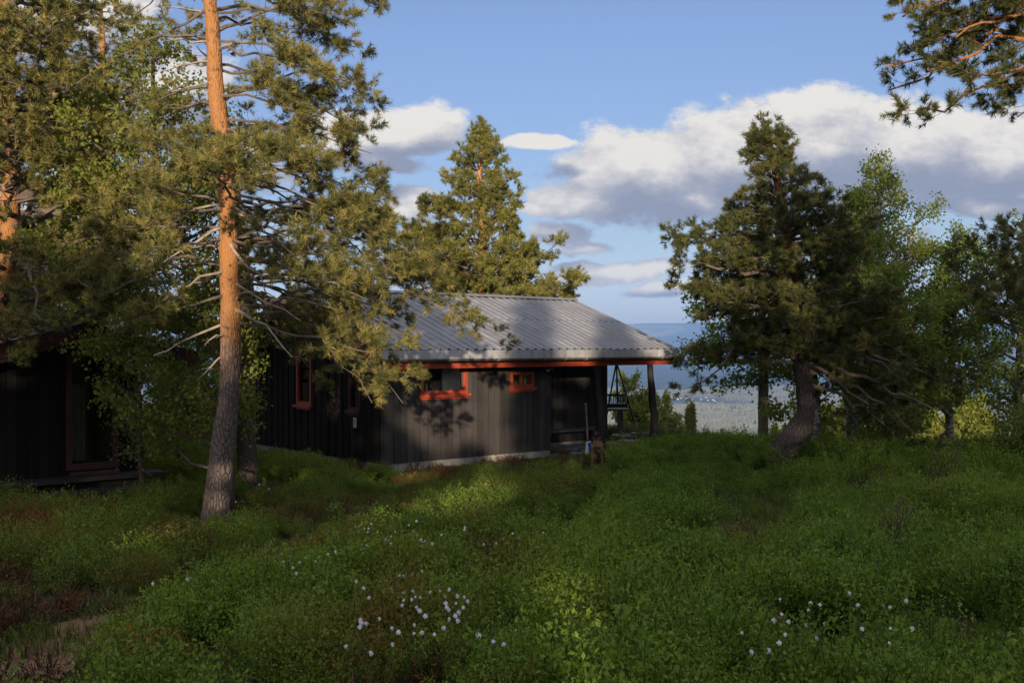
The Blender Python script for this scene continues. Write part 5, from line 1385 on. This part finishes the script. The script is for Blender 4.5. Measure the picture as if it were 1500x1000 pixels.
sets = [(zone(F1, 520, 720, 4.167), 'cottongrass tuft in the loose upper patch below the cabin corner', 'cottongrass in the upper patch'),
        (zone(F2, 520, 720, 4.167), 'white cottongrass tuft in the dense patch in the middle foreground', 'cottongrass in the dense middle patch'),
        (zone(F3, 520, 720, 4.167), 'single small cottongrass tuft in the bilberry right of the sunlit spot', 'scattered cottongrass below the dog'),
        ([(412, 822), (424, 834), (432, 843), (437, 836), (449, 826), (466, 826), (464, 834), (480, 822), (490, 818), (432, 852), (414, 834), (421, 826)], 'white cottongrass tuft in the left patch along the trodden path', 'cottongrass along the path'),
        (zone([(787, 497), (803, 546), (868, 528), (883, 511), (910, 515), (822, 566), (922, 572), (914, 616), (810, 609), (799, 632), (766, 654), (703, 653), (683, 600), (1002, 480), (1012, 516), (1040, 586), (1110, 520), (1158, 503), (1307, 512), (1115, 584), (1115, 631), (1165, 583), (767, 560), (872, 577)], 740, 640, 1.974),
         'white cottongrass tuft in the bottom right foreground', 'cottongrass in the bottom right foreground'),
        ([(520, 863), (552, 923), (532, 930), (525, 936), (505, 965), (547, 975), (572, 962), (606, 946), (735, 962), (220, 868), (273, 860), (345, 742), (380, 715), (395, 722), (700, 948)], 'lone cottongrass tuft at the outskirts of the middle patch', 'outlying cottongrass')]
proto = flower_proto(); first = True; fr = np.random.default_rng(6)
pk = [c for c in bpy.data.objects if c.parent == proto]
for pts, lab, grp_ in sets:
    mx_, my_ = np.median([q[0] for q in pts]), np.median([q[1] for q in pts]); lab0, g0_ = lab, grp_
    for (px, py) in pts:
        if len(pts) > 20:
            side = ('upper ' if py < my_ else 'lower ') + ('left' if px < mx_ else 'right'); lab = lab0 + ', its %s part' % side; grp_ = g0_ + ', %s part' % side
        h = hit(px, py, .31)
        if first: r = proto; first = False
        else:
            r = proto.copy(); col.objects.link(r)
            for c_ in pk: d_ = c_.copy(); col.objects.link(d_); d_.parent = r
        s = fr.uniform(.40, .62); r.location = (h[0], h[1], h[2] + .06 + .31 * (1 - s)); r.scale = (s, s, s); r.rotation_euler = (fr.normal() * .06, fr.normal() * .06, fr.uniform(0, 6.28)); tag(r, lab, 'flower', grp_)

# ------------------------------------------------------------------ broad leaved young plants in the heath
def leafy_plant(seed, px, py, Hpx, label, mat='leaf_y', n=5, lsz=.05):
    h = hit(px, py); H = Hpx / FPX * h[1]; rg = np.random.default_rng(seed); st = Geo(); lf = Geo()
    for i in range(n):
        az = rg.uniform(0, 6.28); sp = H * .35 * rg.random(); hh = H * rg.uniform(.6, 1); q = np.array([[0, 0, -.02], [math.cos(az) * sp * .4, math.sin(az) * sp * .4, hh * .5], [math.cos(az) * sp, math.sin(az) * sp, hh]])
        st.tube(q, [.005, .004, .002], 5)
        m = 9; u = rg.uniform(.35, 1, m)[:, None]; c = q[1] * (1 - u) * 2 * .5 + q[2] * u + rg.normal(size=(m, 3)) * .025
        leaves(lf, c, rg, 2, lsz, .03)
    r = empty('young_plant', tuple(h)); tag(r, label, 'plant'); st.obj('stem', M['twig_brown'], r); lf.obj('leaf_cluster', M[mat], r)
leafy_plant(1, 706, 742, 34, 'sunlit yellow green seedling in the bright spot below the front wall', n=8, lsz=.06)
leafy_plant(2, 680, 750, 26, 'smaller sunlit seedling left of the bright one below the front wall', n=6, lsz=.05)
leafy_plant(3, 740, 672, 16, 'small pale plant in the grass against the front wall', 'leaf', n=4)
leafy_plant(4, 1425, 885, 50, 'broad leaved plant with upright stems in the right foreground', 'leaf', n=7, lsz=.05)
leafy_plant(5, 1480, 870, 45, 'broad leaved plant at the right edge of the foreground', 'leaf', n=6, lsz=.05)
leafy_plant(6, 1015, 925, 42, 'young leafy sapling in the lower middle of the heath', 'leaf', n=5, lsz=.05)
leafy_plant(7, 1290, 860, 50, 'thin leafy sapling left of the broad leaved plants in the right foreground', 'leaf', n=6, lsz=.045)
leafy_plant(8, 495, 775, 50, 'darker seedling beside the trodden path below the cabin corner', 'leaf', n=6, lsz=.05)

def twiggy(seed, px, py, Hpx, Wpx, label):
    h = hit(px, py); H = Hpx / FPX * h[1]; Wd = Wpx / FPX * h[1]; k = TreeKit(seed, leafy=True, lk=1, lsize=.02); k.path = np.array([h, h + [0, 0, .1]])
    for i in range(12):
        q = h + np.array([k.rng.uniform(-1, 1) * Wd, k.rng.normal() * .15, H * k.rng.uniform(.6, 1)]); k.limb(h + np.array([k.rng.normal() * .12, k.rng.normal() * .1, -.03]), q, 0, .006, start=.3, dens=.6, sl=.3, tl=.1)
    k.finish('bare_shrub', M['twig_brown'], M['leaf'], label, 'shrub', twig=M['twig_brown'])
twiggy(301, 1310, 830, 105, 50, 'nearly leafless twiggy shrub standing out of the heath on the right')
twiggy(302, 1385, 730, 80, 40, 'dark twiggy shrub before the thicket at the right')
twiggy(303, 1270, 735, 45, 40, 'low twiggy shrub in the heath below the leaning birch')

# ------------------------------------------------------------------ far village
rg = np.random.default_rng(12)
def house_proto():
    r = empty('far_house', (0, 0, 0)); g = Geo(); g.box(-9, 9, -6, 6, 0, 7); g.obj('wall', M['curtain'], r)
    g = Geo(); g.add([(-10, -7, 7.01), (10, -7, 7.01), (10, 7, 7.01), (-10, 7, 7.01), (-10, 0, 12), (10, 0, 12)], [(0, 1, 5, 4), (2, 3, 4, 5)]); g.add([(-10, -7, 7.01), (-10, 7, 7.01), (-10, 0, 12), (10, -7, 7.01), (10, 7, 7.01), (10, 0, 12)], [(0, 2, 1), (3, 4, 5)]); g.obj('roof', M['weather'], r); return r
hp = house_proto(); pk = [c for c in bpy.data.objects if c.parent == hp]; first = True
def far_hit(px, py):
    Y = np.geomspace(800, 24000, 4000); X = (px - CX) / FPX * Y; Z = EYE - (py - CY) / FPX * Y; g_ = ground(X, Y); i = int(np.argmax(Z <= g_)); return X[i], Y[i], g_[i]
for i in range(26):
    px = rg.uniform(948, 1000) if i < 16 else rg.uniform(1000, 1050); py = 585 + rg.normal() * 1.6 + (px - 980) * .02
    X, Y, Z = far_hit(px, py)
    if first: r = hp; first = False
    else:
        r = hp.copy(); col.objects.link(r)
        for c_ in pk: d_ = c_.copy(); col.objects.link(d_); d_.parent = r
    r.location = (X, Y, Z + 5); r.scale = (.6, .6, .6); r.rotation_euler = (0, 0, rg.uniform(-.5, .5)); tag(r, 'tiny pale house of the village down in the valley', 'house', 'houses of the far village')

# ------------------------------------------------------------------ unseen trees behind the camera, placed and thinned to shape the clearing's evening shade
def on_line(u, y): return u + .04 * (y + 10)          # u, z are measured where a sun ray crosses y = -10
def zl(z, y): return z - .1495 * (y + 10)
SUN_GAPS = [(-1.35, 3.98, .75, .24), (-2.9, 4.25, .6, .12), (-.4, 3.26, .34, .17), (-.2, 3.05, .2, .1), (-6.1, 3.62, .45, .15), (-7.2, 4.12, .35, .14), (-4.0, 3.53, .4, .13), (-2.85, 3.04, .25, .12), (-4.6, 4.2, .4, .10), (-4.8, 3.85, .2, .2), (-6.6, 3.9, .2, .1), (-2.2, 3.75, .28, .10), (-5.3, 4.25, .2, .1), (-3.3, 3.3, .25, .1)]  # holes cut in the unseen foliage so sun patches land on the ground
PINES = [(-14.5, 7.8, -14, 2.3), (-12.2, 7.6, -10, 2.2), (-10.3, 7.4, -15, 2.3), (-8.2, 7.2, -9, 2.0), (-7.3, 7.1, -18, 1.6), (-6.4, 7.1, -12, 1.5), (-5.7, 6.7, -16, .9), (-3.95, 7.0, -14, .75), (-4.9, 5.2, -8, 1.8), (-3.2, 4.5, -13, 1.9), (-2.0, 4.4, -9, 1.6),
         (-.85, 8.5, -20, .42), (1.1, 8.1, -17, .65), (.9, 6.7, -12, 1.4), (.1, 6.4, -6, .8), (1.7, 6.7, -7, 1.2), (2.6, 6.9, -15, 1.2), (3.3, 7.0, -13, 1.2), (4.7, 8.0, -9, 1.2), (6.0, 9.4, -12, 1.5), (7.0, 10.2, -9, 1.9), (8.8, 8.8, -13, 2.0),
         (10.6, 9.0, -9, 2.0), (12.4, 8.8, -12, 2.0), (14.5, 9.0, -9, 2.2)]
for i, (u, z, y, wd) in enumerate(PINES):
    x = on_line(u, y); top = zl(z, y); z0 = float(ground(x, y)) - .1; H = top - z0
    k = TreeKit(600 + i, K=9, ln=.16, w=.05, shoot=.2)
    k.trunk([(x, y, z0), (x + .1, y, z0 + H * .5), (x, y, z0 + H)], [.16 * H / 8, .11 * H / 8, .02], 8)
    k.crown([(z0 + H * .16, wd * .9, wd * .9, wd * .9), (z0 + H * .5, wd, wd, wd), (z0 + H * .8, wd * .6, wd * .6, wd * .6), (z0 + H, .1, .1, .1)], whorl=.5, per=6, rise=.2, dens=1.0, sec=.2, ter=.2)
    k.prune(SUN_GAPS)
    k.finish('pine_tree', M['bark_low'], M['needle_dark'], 'pine of the wood behind the viewer', 'tree', 'trees behind the viewer')
LOWB = [(-9.6, 6.4, -12), (-8.5, 6.4, -9), (-7.5, 6.2, -13), (-10.9, 6.4, -8), (-12.5, 6.6, -11), (-9.2, 4.6, -8), (-7.7, 4.4, -7), (-6.0, 4.45, -9), (-4.6, 4.5, -7), (-2.9, 4.45, -9), (-1.5, 4.4, -8), (-.1, 4.6, -7), (1.0, 5.0, -9), (2.4, 5.2, -7), (3.8, 5.2, -9), (5.2, 5.2, -7), (6.6, 5.4, -8), (8.2, 5.4, -7), (9.8, 5.4, -9), (11.4, 5.4, -7), (-5.3, 4.4, -10.5), (-3.7, 4.4, -10), (-2.2, 4.3, -11), (-.7, 4.5, -10)]  # bushes added out of view to close the low shade under the pines
for i, (u, z, y) in enumerate(LOWB):
    x = on_line(u, y); z0 = float(ground(x, y)) - .1; H = zl(z, y) - z0; sc_ = H / 3.0
    k = TreeKit(700 + i, leafy=True, lk=8, lsize=.13, lspread=.3); k.path = np.array([[x, y, z0], [x, y, z0 + .1]])
    for j in range(34):
        az = k.rng.uniform(0, 6.28); rad = k.rng.random() ** .6 * 1.3 * sc_; h = H * (1 - .45 * (rad / 1.3 / sc_) ** 2) * k.rng.uniform(.6, 1.0)
        k.limb(np.array([x + math.cos(az) * rad * .2, y + math.sin(az) * rad * .2, z0]), np.array([x + math.cos(az) * rad, y + math.sin(az) * rad, z0 + h]), 0, .02, start=.05, dens=.8, sl=.3, sec=.2, ter=.2)
    k.prune(SUN_GAPS)
    k.finish('leafy_bush', M['twig'], M['leaf'], 'unseen leafy bush added for shade in the undergrowth behind the viewer', 'bush', 'undergrowth behind the viewer', twig=M['twig_brown'])

# ------------------------------------------------------------------ far forest on the valley side (uncountable)
def far_clump(seed):
    rg = np.random.default_rng(seed); g = Geo()
    for i in range(9):
        x, y = rg.uniform(-19, 19, 2); h = rg.uniform(9, 16); r = rg.uniform(3.0, 4.6); n = 6; a = np.linspace(0, 2 * math.pi, n, endpoint=False) + rg.random()
        V = [(x + r * math.cos(t), y + r * math.sin(t), -2.0) for t in a] + [(x + r * .75 * math.cos(t), y + r * .75 * math.sin(t), h * .5) for t in a] + [(x, y, h)]
        j = np.arange(n); g.add(V, np.stack([j, (j + 1) % n, n + (j + 1) % n, n + j], -1), rg.random()); g.add(V, np.stack([n + j, n + (j + 1) % n, np.full(n, 2 * n)], -1), rg.random())
    return g
N_ = 60000
y = np.sqrt(rng.uniform(2400.0 ** 2, 7600.0 ** 2, N_)); x = y * rng.uniform(-.42, .56, N_)
dn = fbm(x / 420, y / 160, 51, 4); keep = (dn > .40) | (rng.random(N_) < .2); keep &= (y < 6000 + 500 * (fbm(x / 600, y * 0, 3) - .5) * 2) | (dn > .52); x, y = x[keep], y[keep]
scatter('far_forest', np.column_stack([x, y, ground(x, y)]), np.clip(.3 + .9 * (fbm(x / 250, y / 120, 52) - .3) + .2 * rng.random(len(x)) - .35 * (y > 6100), 0, 1), np.zeros(len(x)), rng.uniform(.8, 1.25, len(x)), [far_clump(800 + i) for i in range(3)],
        leaf_mat('far_trees', (.15, .15, .07), (.27, .25, .13), .1, None, inst=True), 'endless wood covering the valley floor far below')

# ------------------------------------------------------------------ haze
hz = Geo(); hz.box(-27000, 27000, -27000, 27000, -700, 430)
def haze_mat():
    m = bpy.data.materials.new('haze'); m.use_nodes = True; T = NT(m.node_tree); T.n.clear(); out = T.new('ShaderNodeOutputMaterial')
    v = T.new('ShaderNodeVolumePrincipled'); v.inputs['Density'].default_value = HAZE; v.inputs['Color'].default_value = (.30, .53, 1.0, 1); v.inputs['Anisotropy'].default_value = 0.0
    T.l.new(v.outputs[0], out.inputs['Volume']); return m
HAZE = 7.0e-5
if HAZE > 0:
    o = hz.obj('haze', haze_mat()); tag(o, 'thin blue air over the valley', None, None, 'stuff')
